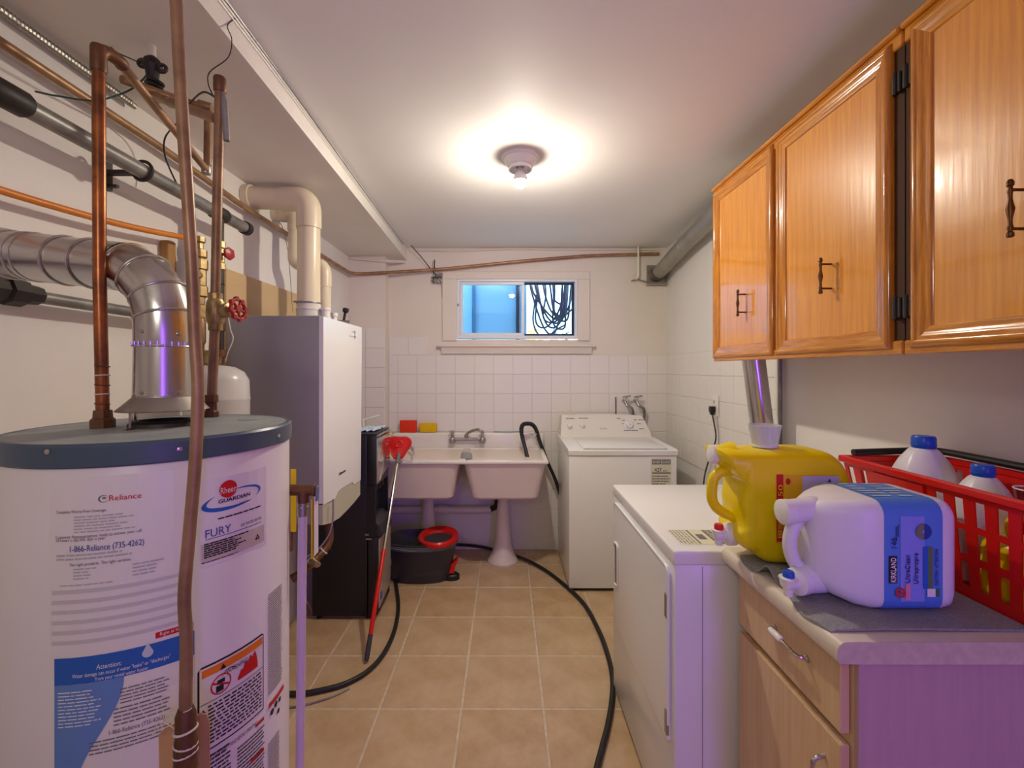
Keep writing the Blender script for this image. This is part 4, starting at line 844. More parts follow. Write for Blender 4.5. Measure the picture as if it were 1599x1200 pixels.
# ================================================================== MOP AND BUCKET
mp = thing('mop', 'spin mop with red and steel handle leaning on the sink, red head up', 'mop', atz(572, 1034, 0.0))
m0 = atz(572, 1033, 0.012); m1 = V((-0.700, 2.905, 0.865)); md = (m1-m0); mh = m0+md*1.06
def ml(t): return m0+md*t
obj('end_cap', G().tube([ml(0), ml(0.02), ml(0.10)], [0.010, 0.0125, 0.0125], 14), CHAR, mp)
obj('red_sleeve', G().tube([ml(0.10), ml(0.11), ml(0.47), ml(0.475)], [0.011, 0.0118, 0.0118, 0.010], 14), REDM if False else REDP, mp)
obj('steel_handle', G().tube([ml(0.47), ml(0.96)], 0.0092, 14), STEEL, mp)
obj('grey_socket', G().tube([ml(0.955), ml(1.0), ml(1.045)], [0.013, 0.015, 0.012], 12), mat('warm_grey_plastic', (120, 110, 106), 0.45), mp)
hx = V((1, 0, 0)); hn = V((0.1, -0.80, 0.30)).normalized(); hy = hn.cross(hx).normalized(); hx = hy.cross(hn).normalized()
if hy.z < 0: hy = -hy
HC = V((-0.705, 2.935, 0.925)); tri = []
for k in range(36):
    a = 2*PI*k/36+PI/2; rr = 0.079*(1-0.15*math.cos(3*(a-PI/2+PI))-0.03); tri.append((rr*math.cos(a), -rr*math.sin(a)*0.92*-1 if False else rr*math.sin(a)*-1.0))
rings = [[HC+hx*x*s+hy*(y*s*-1)*-1+hn*o for x, y in tri] for s, o in ((0.98, -0.012), (1.0, -0.006), (1.0, 0.004), (0.93, 0.012), (0.70, 0.008), (0.30, 0.016))]
hd = obj('mop_head', G().loft(rings), REDP, mp)
obj('pivot', G().ring(HC+hn*0.014+hy*0.012, hn, 0.020, 0.007, 20, 8), REDP, hd)
obj('hook', G().tube(cat([at(612, 686, 2.95), at(612, 680, 2.96), at(614, 676.5, 2.96), at(617, 677, 2.96)]), 0.0025, 6), DULLCHROME, hd)
for k in range(9):
    p = HC+hx*(0.062+random.uniform(-.01, .012))+hy*random.uniform(-0.06, 0.02)-hn*0.008
    obj('mop_fringe', G().tube(cat([p, p+V((0.018, -0.005, -0.008)), p+V((0.028, -0.002, -0.03)), p+V((0.022, 0.004, -0.045))]), 0.002, 5), TAPE if k % 2 else GREYPIPE, hd)

bk = thing('mop_bucket', 'charcoal spin mop bucket with red wringer in front of the left pedestal', 'bucket', (-0.59, 3.08, 0))
def oval(cx, cy, a, b, z, n=48, e=2.4):
    o = []
    for k in range(n):
        t = 2*PI*k/n; c, s = math.cos(t), math.sin(t); o.append(V((cx+a*math.copysign(abs(c)**(2/e), c), cy+b*math.copysign(abs(s)**(2/e), s), z)))
    return o
kx, ky = -0.585, 3.07
obj('tub', G().loft([oval(kx-0.005, ky+0.015, 0.195, 0.10, 0.0), oval(kx-0.005, ky+0.015, 0.205, 0.11, 0.012), oval(kx, ky, 0.235, 0.150, 0.215), oval(kx, ky, 0.245, 0.160, 0.262), oval(kx, ky, 0.250, 0.165, 0.280), oval(kx, ky, 0.240, 0.155, 0.282), oval(kx, ky, 0.225, 0.140, 0.21), oval(kx, ky, 0.20, 0.11, 0.06)]), CHAR, bk)
obj('grey_band', G().loft([oval(kx-0.002, ky, 0.250, 0.165, 0.242), oval(kx-0.002, ky, 0.253, 0.168, 0.268), oval(kx-0.002, ky, 0.247, 0.162, 0.270), oval(kx-0.002, ky, 0.244, 0.159, 0.242)], False), mat('slate_plastic', (92, 98, 100), 0.45), bk)
wg = obj('wringer_rim', G().loft([oval(-0.465, ky, 0.128, 0.160, 0.262, e=2), oval(-0.465, ky, 0.137, 0.170, 0.272, e=2), oval(-0.465, ky, 0.137, 0.170, 0.292, e=2), oval(-0.465, ky, 0.128, 0.160, 0.302, e=2), oval(-0.468, ky-0.01, 0.100, 0.115, 0.290, e=2), oval(-0.468, ky-0.01, 0.090, 0.100, 0.262, e=2)], False), REDP, bk)
bsk = obj('wringer_basket', G().loft([oval(-0.468, ky-0.01, 0.092, 0.102, 0.276, e=2), oval(-0.468, ky-0.01, 0.078, 0.088, 0.19, e=2), oval(-0.468, ky-0.01, 0.02, 0.02, 0.185, e=2)]), CHAR, bk)
for k in range(22):
    a = 2*PI*k/22; obj('basket_slat', G().tube([(-0.468+0.089*math.cos(a), ky-0.01+0.099*math.sin(a), 0.274), (-0.468+0.076*math.cos(a), ky-0.01+0.086*math.sin(a), 0.20)], 0.003, 5), GREYPIPE, bsk)
obj('wire_handle', G().tube(cat([(kx-0.245, ky-0.02, 0.262), (kx-0.262, ky-0.05, 0.285), (kx-0.18, ky-0.17, 0.278), (kx-0.06, ky-0.185, 0.262), (kx+0.0, ky-0.18, 0.255)]), 0.0025, 6), GREYPIPE, bk)
obj('pedal', G().prism([(-0.392, 0.05), (-0.372, 0.115), (-0.335, 0.145), (-0.328, 0.135), (-0.352, 0.085), (-0.355, 0.05)], 'y', ky-0.045, ky+0.02, 0.05), REDP, bk)
obj('pedal_foot', G().loft([oval(-0.375, ky-0.01, 0.055, 0.04, 0.0, 24, 2), oval(-0.375, ky-0.01, 0.055, 0.04, 0.03, 24, 2), oval(-0.375, ky-0.01, 0.04, 0.03, 0.04, 24, 2)]), BLACK, bk)
obj('white_label', G().box(-0.772, -0.762, ky-0.115, ky-0.110, 0.14, 0.175), PW, bk, 0)

# hoses on the floor
def floor_hose(name, label, pix, r, m):
    return tag(obj(name, G().tube(cat([atz(px, py, r) for px, py in pix], 8), r, 12), m), label, 'hose')
floor_hose('garden_hose', 'black hose curling across the tiles from the bucket to the heater', [(617, 905), (620, 925), (622, 950), (616, 985), (600, 1020), (575, 1048), (540, 1068), (500, 1079), (465, 1084), (420, 1082), (385, 1070), (350, 1050)], 0.0115, BLACKR)
tag(obj('drain_hose', G().tube(cat([at(690, 851, 3.30), at(715, 851, 3.42), at(745, 853.5, 3.50), at(775, 860, 3.505), at(815, 872, 3.33)]+[atz(px, py, 0.012) for px, py in ((850, 890), (885, 917), (913, 945), (935, 985), (948, 1020), (956, 1055), (956, 1090), (950, 1130), (940, 1170), (930, 1210), (915, 1290))], 8), 0.0120, 12), BLACKR), 'long black hose on the floor from the sink past the washer to the dryer', 'hose')
floor_hose('grey_hose', 'thin cord lying under the black hose by the heater', [(545, 1076), (520, 1088), (490, 1098), (462, 1104), (420, 1108)], 0.004, GREYPIPE)

# ================================================================== WASHER
WX0, WX1, WY0, WY1, WZ = 0.398, 1.096, 2.872, 3.530, 0.915
ws = thing('washing_machine', 'white top-loading washing machine standing against the back wall', 'washer', ((WX0+WX1)/2, 3.2, 0))
obj('cabinet', G().box(WX0+0.003, WX1-0.003, WY0+0.004, WY1-0.01, 0.022, WZ-0.038, 0.006, 2), WHITE, ws)
obj('top_deck', G().prism([(WY0-0.004, WZ-0.036), (WY0-0.006, WZ-0.008), (WY0+0.010, WZ), (WY0+0.50, WZ+0.008), (WY1, WZ+0.008), (WY1, WZ-0.036)], 'x', WX0-0.002, WX1+0.002, 0.008), WHITE, ws)
obj('lid', G().box(WX0+0.095, WX1-0.06, WY0+0.004, WY0+0.45, WZ+0.001, WZ+0.012, 0.005, 2), WHITE, ws)
yc = 3.372
con = [(WX0+0.006, WZ+0.008), (WX1-0.006, WZ+0.008)]
g = G(); 
def crow(y0, z, x0, x1): return [V((x0+(x1-x0)*k/12, y0, z+0.010*math.sin(PI*k/12))) for k in range(13)]
front = [crow(yc-0.015, WZ+0.008, WX0+0.008, WX1-0.008), crow(yc, WZ+0.040, WX0+0.012, WX1-0.014), crow(yc+0.035, WZ+0.150, WX0+0.020, WX1-0.060), crow(yc+0.055, WZ+0.162, WX0+0.026, WX1-0.068), crow(yc+0.15, WZ+0.155, WX0+0.026, WX1-0.068), crow(yc+0.155, WZ+0.008, WX0+0.008, WX1-0.008)]
for p in front[0]: p.z = WZ+0.006
for p in front[5]: p.z = WZ+0.006
ci = obj('console', g.loft(front, False, False).add(sum([[r_[0] for r_ in front]], []), [tuple(range(6))]).add([r_[-1] for r_ in front], [tuple(range(6))]), WHITE2, ws, 30)
cn = V((0, -0.95, 0.30)).normalized()
def conpt(x, t): return V((x, yc+0.035*t, WZ+0.044+0.110*t))
for x, t_, rr in ((0.476, 0.40, 0.024), (0.572, 0.42, 0.024), (0.925, 0.48, 0.036)):
    kb = obj('dial', G().lathe([(rr, 0), (rr, 0.004), (rr*0.8, 0.006), (rr*0.72, 0.022), (rr*0.6, 0.026), (0.002, 0.027)], conpt(x, t_), cn, n=24), WHITE, ws)
    obj('pointer', G().tube([conpt(x, t_)+cn*0.027, conpt(x, t_)+cn*0.027+V((rr*0.5, 0, -rr*0.5))], 0.0025, 6), DULLCHROME, kb)
PC = Plane(conpt(WX0, 0), (1, 0, 0), conpt(0, 1)-conpt(0, 0))
@decal('console_text', INKG, ws)
def _(g):
    put_text(g, PC, 'INGLIS', 937, 947.5, 670.8, 668.5, 0.0020)
    for a, b, y_ in ((884, 897, 653), (904, 918, 652.5), (963, 969, 653), (997, 1005, 655), (998, 1005, 669), (971, 976, 656), (971, 975, 661), (990, 994, 655), (995, 1000, 661), (974, 996, 671.5)): put_lines(g, PC, a, b, y_, y_+2, 1, 0.6, 0.0020, 0.0, 0.02)
PWf = Plane((WX0, WY0+0.004, 0), (1, 0, 0), (0, 0, 1))
el_ = decal('energy_label', PAPERY, ws)(lambda g: put_rect(g, PWf, 1016, 1048, 716, 760, 0.0012))
@decal('label_bars', INKG, el_)
def _(g):
    put_rect(g, PWf, 1018, 1032, 718, 725.5, 0.0022); put_rect(g, PWf, 1033, 1047, 718, 725.5, 0.0018); put_rect(g, PWf, 1018, 1047, 738, 740, 0.0022); put_lines(g, PWf, 1018, 1047, 742, 758, 4, 0.4, 0.0022, 0.3, 0.02)
@decal('label_text', INK, el_)
def _(g): put_text(g, PWf, '427', 1022, 1033, 737, 730.5, 0.0022); put_text(g, PWf, 'kWh', 1035, 1042, 737, 734, 0.0022)
@decal('label_heading_text', PW, el_)
def _(g): put_text(g, PWf, 'ENER', 1019.5, 1031, 724, 719.5, 0.0026); put_text(g, PWf, 'GUIDE', 1034, 1046, 724, 719.5, 0.0026)
obj('plinth', G().box(WX0+0.03, WX1-0.03, WY0+0.03, WY1-0.03, 0.0, 0.03), BLACK, ws, 0)
for k, x in enumerate((0.925, 1.015)):
    t = thing('supply_tap', ('left', 'right')[k]+' chrome washer tap with hose on the tiled back wall', 'tap', (x, 3.54, 1.17), 'washer taps')
    obj('body', G().tube([(x, YB-0.004, 1.185), (x, 3.49, 1.175)], 0.011).tube([(x, 3.495, 1.178), (x+0.012, 3.475, 1.145)], 0.012), DULLCHROME, t)
    obj('handle', G().tube([(x, 3.50, 1.185), (x+0.012, 3.49, 1.215)], 0.006, 8).tube([(x-0.022, 3.49, 1.212), (x+0.040, 3.487, 1.222)], 0.007, 8).tube([(x+0.01, 3.465, 1.217), (x+0.012, 3.515, 1.217)], 0.006, 8), CHROME, t)
    obj('hose', G().tube(cat([(x+0.010, 3.478, 1.150), (x+0.045, 3.472, 1.128), (x+0.062, 3.50, 1.085), (x+0.066, 3.535, 1.00), (x+0.066, 3.545, 0.94)]), 0.0105, 12), GREYPIPE, t)
wire('thin_pipe', 'thin vertical pipe on the tiles left of the washer taps', [(0.865, YB-0.012, 1.21), (0.866, YB-0.012, 1.12), (0.866, YB-0.012, 0.95)], 0.004, BROWNFIT, 'pipe')

# outlet, plug and cord on the right wall
ot = thing('wall_outlet', 'cream wall outlet with a black plug above the dryer', 'outlet', (XR, 2.72, 1.165))
oc = atx(1118, 634, XR-0.008)
obj('cover_plate', G().box(XR-0.016, XR-0.008, oc.y-0.040, oc.y+0.040, oc.z-0.062, oc.z+0.062, 0.003, 2), WHITE2, ot)
obj('socket_face', G().box(XR-0.019, XR-0.014, oc.y-0.017, oc.y+0.017, oc.z+0.008, oc.z+0.044, 0.003, 2), WHITE2, ot)
obj('slot', G().box(XR-0.0198, XR-0.0185, oc.y-0.008, oc.y-0.005, oc.z+0.020, oc.z+0.032).box(XR-0.0198, XR-0.0185, oc.y+0.005, oc.y+0.008, oc.z+0.020, oc.z+0.032), BLACK, ot, 0)
pc = thing('power_cord', 'black power cord hanging from the wall outlet behind the dryer', 'cord', (XR-0.03, oc.y, oc.z-0.03))
obj('plug', G().loft([rrect(XR-0.045, XR-0.019, oc.y-0.020, oc.y+0.020, 0.008, oc.z-0.004), rrect(XR-0.047, XR-0.019, oc.y-0.020, oc.y+0.020, 0.008, oc.z-0.028), rrect(XR-0.040, XR-0.022, oc.y-0.010, oc.y+0.010, 0.006, oc.z-0.055)]), BLACK, pc)
obj('cord', G().tube(cat([V((XR-0.031, oc.y, oc.z-0.05)), atx(1118, 680, XR-0.03), atx(1114, 700, XR-0.03), atx(1106, 722, XR-0.03), atx(1100, 745, XR-0.03), atx(1098, 770, XR-0.03)]), 0.0042, 8), BLACK, pc)
wire('telephone_cable', 'thin grey cable on the right wall beside the black power cord', [V((XR-0.012, oc.y-0.02, oc.z-0.06)), atx(1122, 690, XR-0.012), atx(1118, 720, XR-0.012), atx(1112, 760, XR-0.012)], 0.0022, INKL, 'cord')

# dryer duct, conduit, back wall bits
du = thing('dryer_duct', 'galvanised duct slanting from the back wall corner up behind the cabinets', 'duct', (1.19, 3.5, 2.15))
obj('duct_run', G().tube([(1.185, 3.47, 2.185), (1.180, 2.95, 2.262), (1.165, 2.30, 2.325), (1.155, 1.9, 2.333)], 0.052, 24), GALV2, du)
obj('duct_seam', G().tube([(1.145, 3.40, 2.220), (1.140, 2.95, 2.287), (1.127, 2.40, 2.34)], 0.004, 6), GALV, du)
obj('duct_joint', G().ring((1.1805, 2.97, 2.259), (0.02, 1, -0.14), 0.052, 0.003, 28), GALV2, du)
obj('wall_plate', G().box(1.11, 1.262, YB-0.014, YB-0.001, 2.10, 2.255, 0.004, 1).box(1.105, 1.267, YB-0.05, YB-0.001, 2.094, 2.102), DULLCHROME, du)
obj('duct_boot', G().tube([(1.185, 3.48, 2.183), (1.187, YB-0.012, 2.178)], [0.055, 0.058], 24), mat('dark_duct', (120, 108, 92), 0.5, 0.6), du)
d2 = thing('vent_duct', 'galvanised duct coming down from the cabinet bottom behind the dryer', 'duct', (1.17, 2.0, 0.9))
obj('duct_run', G().tube([(1.106, 2.02, 1.53), (1.150, 2.02, 1.18), (1.190, 2.02, 0.86)], 0.047, 28), GALV, d2)
wire('conduit', 'thin vertical conduit on the right wall beside the dryer duct', [(1.255, 2.055, 1.48), (1.255, 2.055, 1.2), (1.255, 2.055, 0.92)], 0.008, GREYPIPE, 'conduit')
rod = thing('hanger_rod', 'white rod with bracket hanging from the ceiling near the back corner', 'bracket', (1.03, 3.53, 2.36))
obj('rod', G().tube([(1.035, 3.52, ZC), (1.035, 3.52, 2.16)], 0.007, 8), TRIM, rod)
obj('bracket', G().tube([(0.985, 3.545, 2.128), (1.03, 3.535, 2.14), (1.10, 3.535, 2.12), (1.11, 3.535, 2.12)], 0.006, 8), DULLCHROME, rod)
obj('hook', G().tube([(1.035, 3.52, 2.165), (1.02, 3.53, 2.135)], 0.006, 8), TRIM, rod)
wire('ceiling_cable', 'cream cable along the back wall just under the ceiling', [(-0.72, 3.545, 2.375), (-0.35, 3.55, 2.372), (0.0, 3.55, 2.383), (0.5, 3.55, 2.380), (1.2, 3.55, 2.378)], 0.008, PAINT, 'cable')
wire('corner_cable', 'cream cable across the boxed-out corner under the soffit', [(-1.20, 3.445, 2.285), (-1.10, 3.44, 2.275), (-0.95, 3.44, 2.262), (-0.85, 3.46, 2.262), (-0.80, 3.52, 2.275)], 0.010, PAINT, 'cable')
wire('black_wire', 'black wire slanting from the soffit end to the wire bundle by the window', [(-0.735, 3.45, 2.385), (-0.66, 3.50, 2.30), (-0.585, 3.53, 2.205), (-0.56, 3.54, 2.18)], 0.0035, BLACK)
wb = thing('wire_bundle', 'tangled bundle of thin wires on the wall left of the window', 'wires', (-0.57, 3.54, 2.15))
for i in range(9):
    c = V((-0.555, 3.545, 2.145)); pts = [c+V((random.uniform(-.045, .045), random.uniform(-.012, .008), random.uniform(-.045, .045))) for _ in range(7)]
    obj('wire_loop', G().tube(cat(pts, 5), 0.0016, 5), BLACK if i % 3 == 0 else (GREYPIPE if i % 3 == 1 else TAPE), wb)
obj('wire_tail', G().tube(cat([(-0.53, 3.55, 2.14), (-0.515, 3.555, 2.08), (-0.512, 3.556, 2.0)]), 0.0016, 5), GREYPIPE, wb)

# ================================================================== DRYER
DX0, DX1, DY0, DY1, DZ = 0.477, 1.215, 1.268, 2.005, 0.915
dr = thing('clothes_dryer', 'white clothes dryer with its door facing the aisle beside the counter', 'dryer', (0.84, 1.64, 0))
obj('cabinet', G().box(DX0, DX1, DY0+0.004, DY1-0.004, 0.025, DZ-0.040, 0.005, 2), WHITE, dr)
obj('top_panel', G().box(DX0-0.003, DX1, DY0, DY1, DZ-0.042, DZ, 0.007, 3), WHITE, dr)
obj('side_seam', G().box(DX0+0.078, DX0+0.0795, DY0+0.0032, DY0+0.006, 0.03, DZ-0.045), INKG, dr, 0)
obj('control_console', G().prism([(DX1-0.13, DZ-0.001), (DX1-0.09, DZ+0.085), (DX1-0.01, DZ+0.09), (DX1-0.01, DZ-0.001)], 'y', DY0+0.01, DY1-0.01, 0.02), WHITE2, dr)
door = obj('door', G().prism([(1.944, 0.852), (1.944, 0.35), (1.93, 0.338), (1.315, 0.338), (1.300, 0.352), (1.300, 0.838), (1.315, 0.852)], 'x', DX0-0.010, DX0+0.004, 0.01), WHITE, dr, 30)
obj('door_edge', G().tube(bend([(DX0-0.009, 1.945, 0.76), (DX0-0.009, 1.945, 0.855), (DX0-0.009, 1.298, 0.855), (DX0-0.009, 1.298, 0.40)], 0.03), 0.0042, 8), WHITE, door)
obj('handle_recess', G().box(DX0-0.0115, DX0-0.009, 1.878, 1.928, 0.515, 0.685, 0.001, 1), mat('recess_grey', (128, 126, 122), 0.4), door)
obj('handle_lip', G().tube(bend([(DX0-0.012, 1.934, 0.67), (DX0-0.012, 1.925, 0.690), (DX0-0.012, 1.88, 0.690), (DX0-0.012, 1.874, 0.52), (DX0-0.012, 1.93, 0.508)], 0.012), 0.0045, 8), WHITE, door)
for z in (0.74, 0.40): obj('hinge', G().box(DX0-0.014, DX0-0.004, 1.300, 1.318, z-0.035, z+0.035, 0.002, 1), DULLCHROME, door)
for x in (DX0+0.05, DX1-0.05):
    for y in (DY0+0.05, DY1-0.05): obj('foot', G().lathe([(0.018, 0), (0.018, 0.03)], (x, y, 0), n=10), BLACK, dr)
PD = Plane((0.50, 1.30, DZ), (0, -1, 0), (1, 0, 0))
def dz(Y, X): return (1.30-Y, X-0.50)
dl = decal('energy_label', PAPERY, dr)(lambda g: put_poly(g, PD, [(1.30-1.435, 0.0+0.012, 0.150), (1.30-1.315, 0.012, 0.150)], 0.0008))
@decal('label_bars', INKG, dl)
def _(g):
    put_poly(g, PD, [(-0.132, 0.120, 0.147), (-0.020, 0.120, 0.147)], 0.0016); put_poly(g, PD, [(-0.132, 0.070, 0.075), (-0.020, 0.070, 0.075)], 0.0016); put_poly(g, PD, [(-0.095, 0.085, 0.108), (-0.055, 0.085, 0.108)], 0.0016)
    for k in range(5):
        u = -0.130
        while u < -0.025: l = random.uniform(0.006, 0.02); put_poly(g, PD, [(u, 0.018+k*0.010, 0.021+k*0.010), (min(u+l, -0.02), 0.018+k*0.010, 0.021+k*0.010)], 0.0016); u += l+0.005
def put_text_uv(g, surf, t, u0, u1, v0, v1, off):
    vs, fs = text_tris(t); xs = [v[0] for v in vs]; a, b = min(xs), max(xs); g.add([surf.p(u0+(u1-u0)*(x-a)/(b-a), v0+(v1-v0)*y/0.72, off) for x, y in vs], fs)
@decal('label_heading_text', PAPERY, dl)
def _(g): put_text_uv(g, PD, 'ENERGUIDE', -0.126, -0.026, 0.126, 0.141, 0.0022)

# ================================================================== WALL CABINETS
CXF = 0.950
def wall_cabinet(label, y0, y1, doors):
    t = thing('wall_cabinet', label, 'cabinet', (1.11, (y0+y1)/2, 1.47))
    obj('carcass', G().box(CXF+0.022, XR, y0, y1, 1.486, 2.25, 0.002, 1), OAKF, t)
    obj('top_rail', G().box(CXF+0.006, CXF+0.024, y0, y1, 2.215, 2.262, 0.003, 1), OAKR, t)
    obj('bottom_rail', G().box(CXF+0.006, CXF+0.024, y0, y1, 1.466, 1.500, 0.003, 1), OAKR, t)
    obj('crown_strip', G().box(CXF-0.006, CXF+0.024, y0, y1, 2.246, 2.262, 0.004, 1), OAKR, t)
    obj('face_edge', G().box(CXF+0.012, CXF+0.024, y0, y0+0.030, 1.50, 2.215), OAKD, t)
    obj('face_edge', G().box(CXF+0.012, CXF+0.024, y1-0.030, y1, 1.50, 2.215), OAKD, t)
    for (a, b, hy_, hz_, hinge) in doors:
        z0, z1 = 1.480, 2.238; R = []
        for ins, dx in ((0, 0.016), (0, 0.004), (0.004, -0.001), (0.010, -0.004), (0.016, -0.003), (0.019, 0.0), (0.026, 0.0005), (0.030, 0.003), (0.040, 0.0035), (0.048, 0.005), (0.051, 0.010), (0.056, 0.012)):
            R.append([V((CXF+dx, a+ins, z0+ins)), V((CXF+dx, b-ins, z0+ins)), V((CXF+dx, b-ins, z1-ins)), V((CXF+dx, a+ins, z1-ins))])
        dn = thing.__call__ if False else None
        # stiles and rails as separate mitred pieces of the door
        pan = obj('door', G().box(CXF+0.0095, CXF+0.0155, a+0.045, b-0.045, z0+0.045, z1-0.045), OAK, t, 0)
        for side in range(4):
            g = G(); n = len(R); j, k = side, (side+1) % 4
            g.add([r_[j] for r_ in R]+[r_[k] for r_ in R], [(i, i+1, n+i+1, n+i) for i in range(n-1)])
            obj('rail' if side in (0, 2) else 'stile', g, OAKR if side in (0, 2) else OAKF, pan, 40)
        hp_ = obj('handle', G().lathe([(0.0034, -0.052), (0.0056, -0.050), (0.0056, -0.044), (0.0034, -0.041), (0.0048, -0.034), (0.0034, -0.028), (0.0034, -0.018), (0.0066, 0), (0.0034, 0.018), (0.0034, 0.028), (0.0048, 0.034), (0.0034, 0.041), (0.0056, 0.044), (0.0056, 0.050), (0.003, 0.055)], (CXF-0.022, hy_, hz_), n=12).tube([(CXF-0.022, hy_, hz_-0.036), (CXF+0.010, hy_, hz_-0.036)], 0.0030, 8).tube([(CXF-0.022, hy_, hz_+0.036), (CXF+0.010, hy_, hz_+0.036)], 0.0030, 8), BRONZE, pan)
        for z in (1.58, 2.13): obj('hinge', G().box(CXF+0.002, CXF+0.013, hinge-0.012, hinge+0.012, z-0.025, z+0.025, 0.002, 1).tube([(CXF+0.001, hinge, z-0.028), (CXF+0.001, hinge, z+0.028)], 0.004, 8), IRON, pan)
    return t
wall_cabinet('two-door honey oak wall cabinet at the far end over the dryer', 1.083, 2.070, [(1.603, 2.066, 1.800, 1.695, 2.075-0.02), (1.112, 1.585, 1.325, 1.705, 1.098)])
wall_cabinet('honey oak wall cabinet nearest the camera, cut off by the photo edge', 0.10, 1.079, [(0.575, 1.058, 0.826, 1.725, 1.068), (0.115, 0.560, 0.34, 1.70, 0.11)])

# ================================================================== BASE CABINET AND WORKTOP
KY0, KY1, KX = 0.842, 1.250, 0.662
bc_ = thing('base_cabinet', 'pale maple base cabinet with drawer and door beside the dryer', 'cabinet', (0.95, 1.05, 0))
obj('carcass', G().box(KX, XR-0.005, KY0+0.012, KY1, 0.02, 0.888, 0.002, 1), MAPLE, bc_)
obj('end_panel', G().box(KX, XR-0.005, KY0, KY0+0.012, 0.0, 0.888, 0.001, 1), mat('violet_lit_laminate', (198, 164, 168), 0.42, noise=(3.0, 0.12), stretch=(22, 22, 1.2)), bc_)  # end panel with the violet light partly put into its colour
obj('plinth', G().box(KX+0.05, XR-0.005, KY0+0.01, KY1-0.01, 0.0, 0.03), BLACK, bc_, 0)
dw = obj('drawer', G().box(KX-0.020, KX-0.001, KY0+0.020, KY1-0.012, 0.728, 0.878, 0.002, 1), MAPLE, bc_)
dh_ = obj('handle', G().tube(bend([(KX-0.018, 0.957, 0.812), (KX-0.042, 0.960, 0.815), (KX-0.046, 0.985, 0.822), (KX-0.048, 1.012, 0.824), (KX-0.046, 1.045, 0.822), (KX-0.040, 1.066, 0.815), (KX-0.018, 1.070, 0.812)], 0.015), 0.0042, 10).lathe([(0.008, 0), (0.008, 0.004), (0.005, 0.007)], (KX-0.020, 0.957, 0.812), (-1, 0, 0), 12).lathe([(0.008, 0), (0.008, 0.004), (0.005, 0.007)], (KX-0.020, 1.070, 0.812), (-1, 0, 0), 12), CHROME, dw)
obj('ceramic_grip', G().lathe([(0.0052, -0.022), (0.0072, -0.018), (0.0078, 0), (0.0072, 0.018), (0.0052, 0.022)], (KX-0.048, 1.024, 0.824), (0, 1, 0), 14), CERAMIC, dh_)
dd_ = obj('door', G().box(KX-0.020, KX-0.001, KY0+0.020, KY1-0.012, 0.06, 0.706, 0.002, 1), MAPLE, bc_)
dh2 = obj('handle', G().tube(bend([(KX-0.018, 0.905, 0.650), (KX-0.042, 0.905, 0.645), (KX-0.047, 0.905, 0.615), (KX-0.047, 0.905, 0.565), (KX-0.042, 0.905, 0.535), (KX-0.018, 0.905, 0.530)], 0.015), 0.0042, 10), CHROME, dd_)
obj('ceramic_grip', G().lathe([(0.0052, -0.022), (0.0078, 0), (0.0052, 0.022)], (KX-0.047, 0.905, 0.59), (0, 0, 1), 14), CERAMIC, dh2)
TZ = 0.930
pr = [(XR-0.004, TZ), (0.640, TZ)]+[(0.628+0.018*math.cos(a)-0.004, TZ-0.018+0.018*math.sin(a)) for a in [PI/2+PI/2*k/6 for k in range(1, 7)]]+[(0.606, 0.896), (0.610, 0.890), (0.640, 0.889), (XR-0.004, 0.889)]
wt = thing('worktop', 'cream laminate worktop with rounded front edge on the base cabinet', 'worktop', (0.94, 1.04, 0.889))
obj('slab', G().prism(pr, 'y', 0.822, 1.262), LAMTOP, wt)
obj('end_strip', G().prism(pr, 'y', 0.8205, 0.822), mat('end_strip_laminate', (214, 196, 176), 0.45, noise=(60, 0.2)), wt, 0)

# towel
def sheet(name, fn, nu, nv, th, m):
    g = G(); vs = [fn(i/nu, j/nv) for j in range(nv+1) for i in range(nu+1)]
    nrm = V((0, 0, th)); N = len(vs); vs2 = [p+nrm for p in vs]; W = nu+1; f = []
    for j in range(nv):
        for i in range(nu):
            a = j*W+i; f += [(a, a+1, a+W+1, a+W), (N+a, N+a+W, N+a+W+1, N+a+1)]
    for i in range(nu): f += [(i, N+i, N+i+1, i+1), (nv*W+i, nv*W+i+1, N+nv*W+i+1, N+nv*W+i)]
    for j in range(nv): f += [(j*W, (j+1)*W, N+(j+1)*W, N+j*W), (j*W+nu, N+j*W+nu, N+(j+1)*W+nu, (j+1)*W+nu)]
    g.add(vs2 if False else vs+vs2, f); return obj(name, g, m, None, 60)
def tf(u, v):
    y = 0.852+0.345*v; x0 = 0.617-0.010*math.sin(v*9)+0.05*max(0, v-0.8); x = x0+(1.0-x0)*u
    z = TZ+0.001+0.004*max(0, math.sin(v*17+u*3))*(1-u)+(0.028*math.exp(-((v-0.64)/0.06)**2)*math.exp(-(u/0.14)**2))
    if x < 0.628: z -= (0.628-x)**1.3*1.3
    return V((x, y, z))
tw = sheet('towel', tf, 40, 60, 0.004, TOWEL); tag(tw, 'grey terry towel spread on the worktop under the jugs', 'towel')

# ================================================================== JUGS
def spigot(parent, c, ax, btn, s=1.0):
    c = V(c); ax = V(ax).normalized()
    sp = obj('spigot', G().lathe([(0.030*s, 0), (0.031*s, 0.004), (0.031*s, 0.020*s), (0.024*s, 0.024*s), (0.018*s, 0.026*s), (0.016*s, 0.052*s), (0.010*s, 0.056*s)], c, ax, 20).tube([c+ax*0.042*s, c+ax*0.042*s+V((0, 0, -0.030*s))], [0.013*s, 0.010*s], 12).lathe([(0.020*s, 0.008*s), (0.021*s, 0.012*s), (0.012*s, 0.014*s)], c+ax*0.042*s, (0, 0, 1), 16), JUGT, parent)
    obj('push_button', G().lathe([(0.0125*s, 0.012*s), (0.0125*s, 0.024*s), (0.010*s, 0.028*s), (0.002*s, 0.029*s)], c+ax*0.042*s, (0, 0, 1), 16), btn, sp)
YJ0, YJ1 = 1.115, 1.262; YM = (YJ0+YJ1)/2
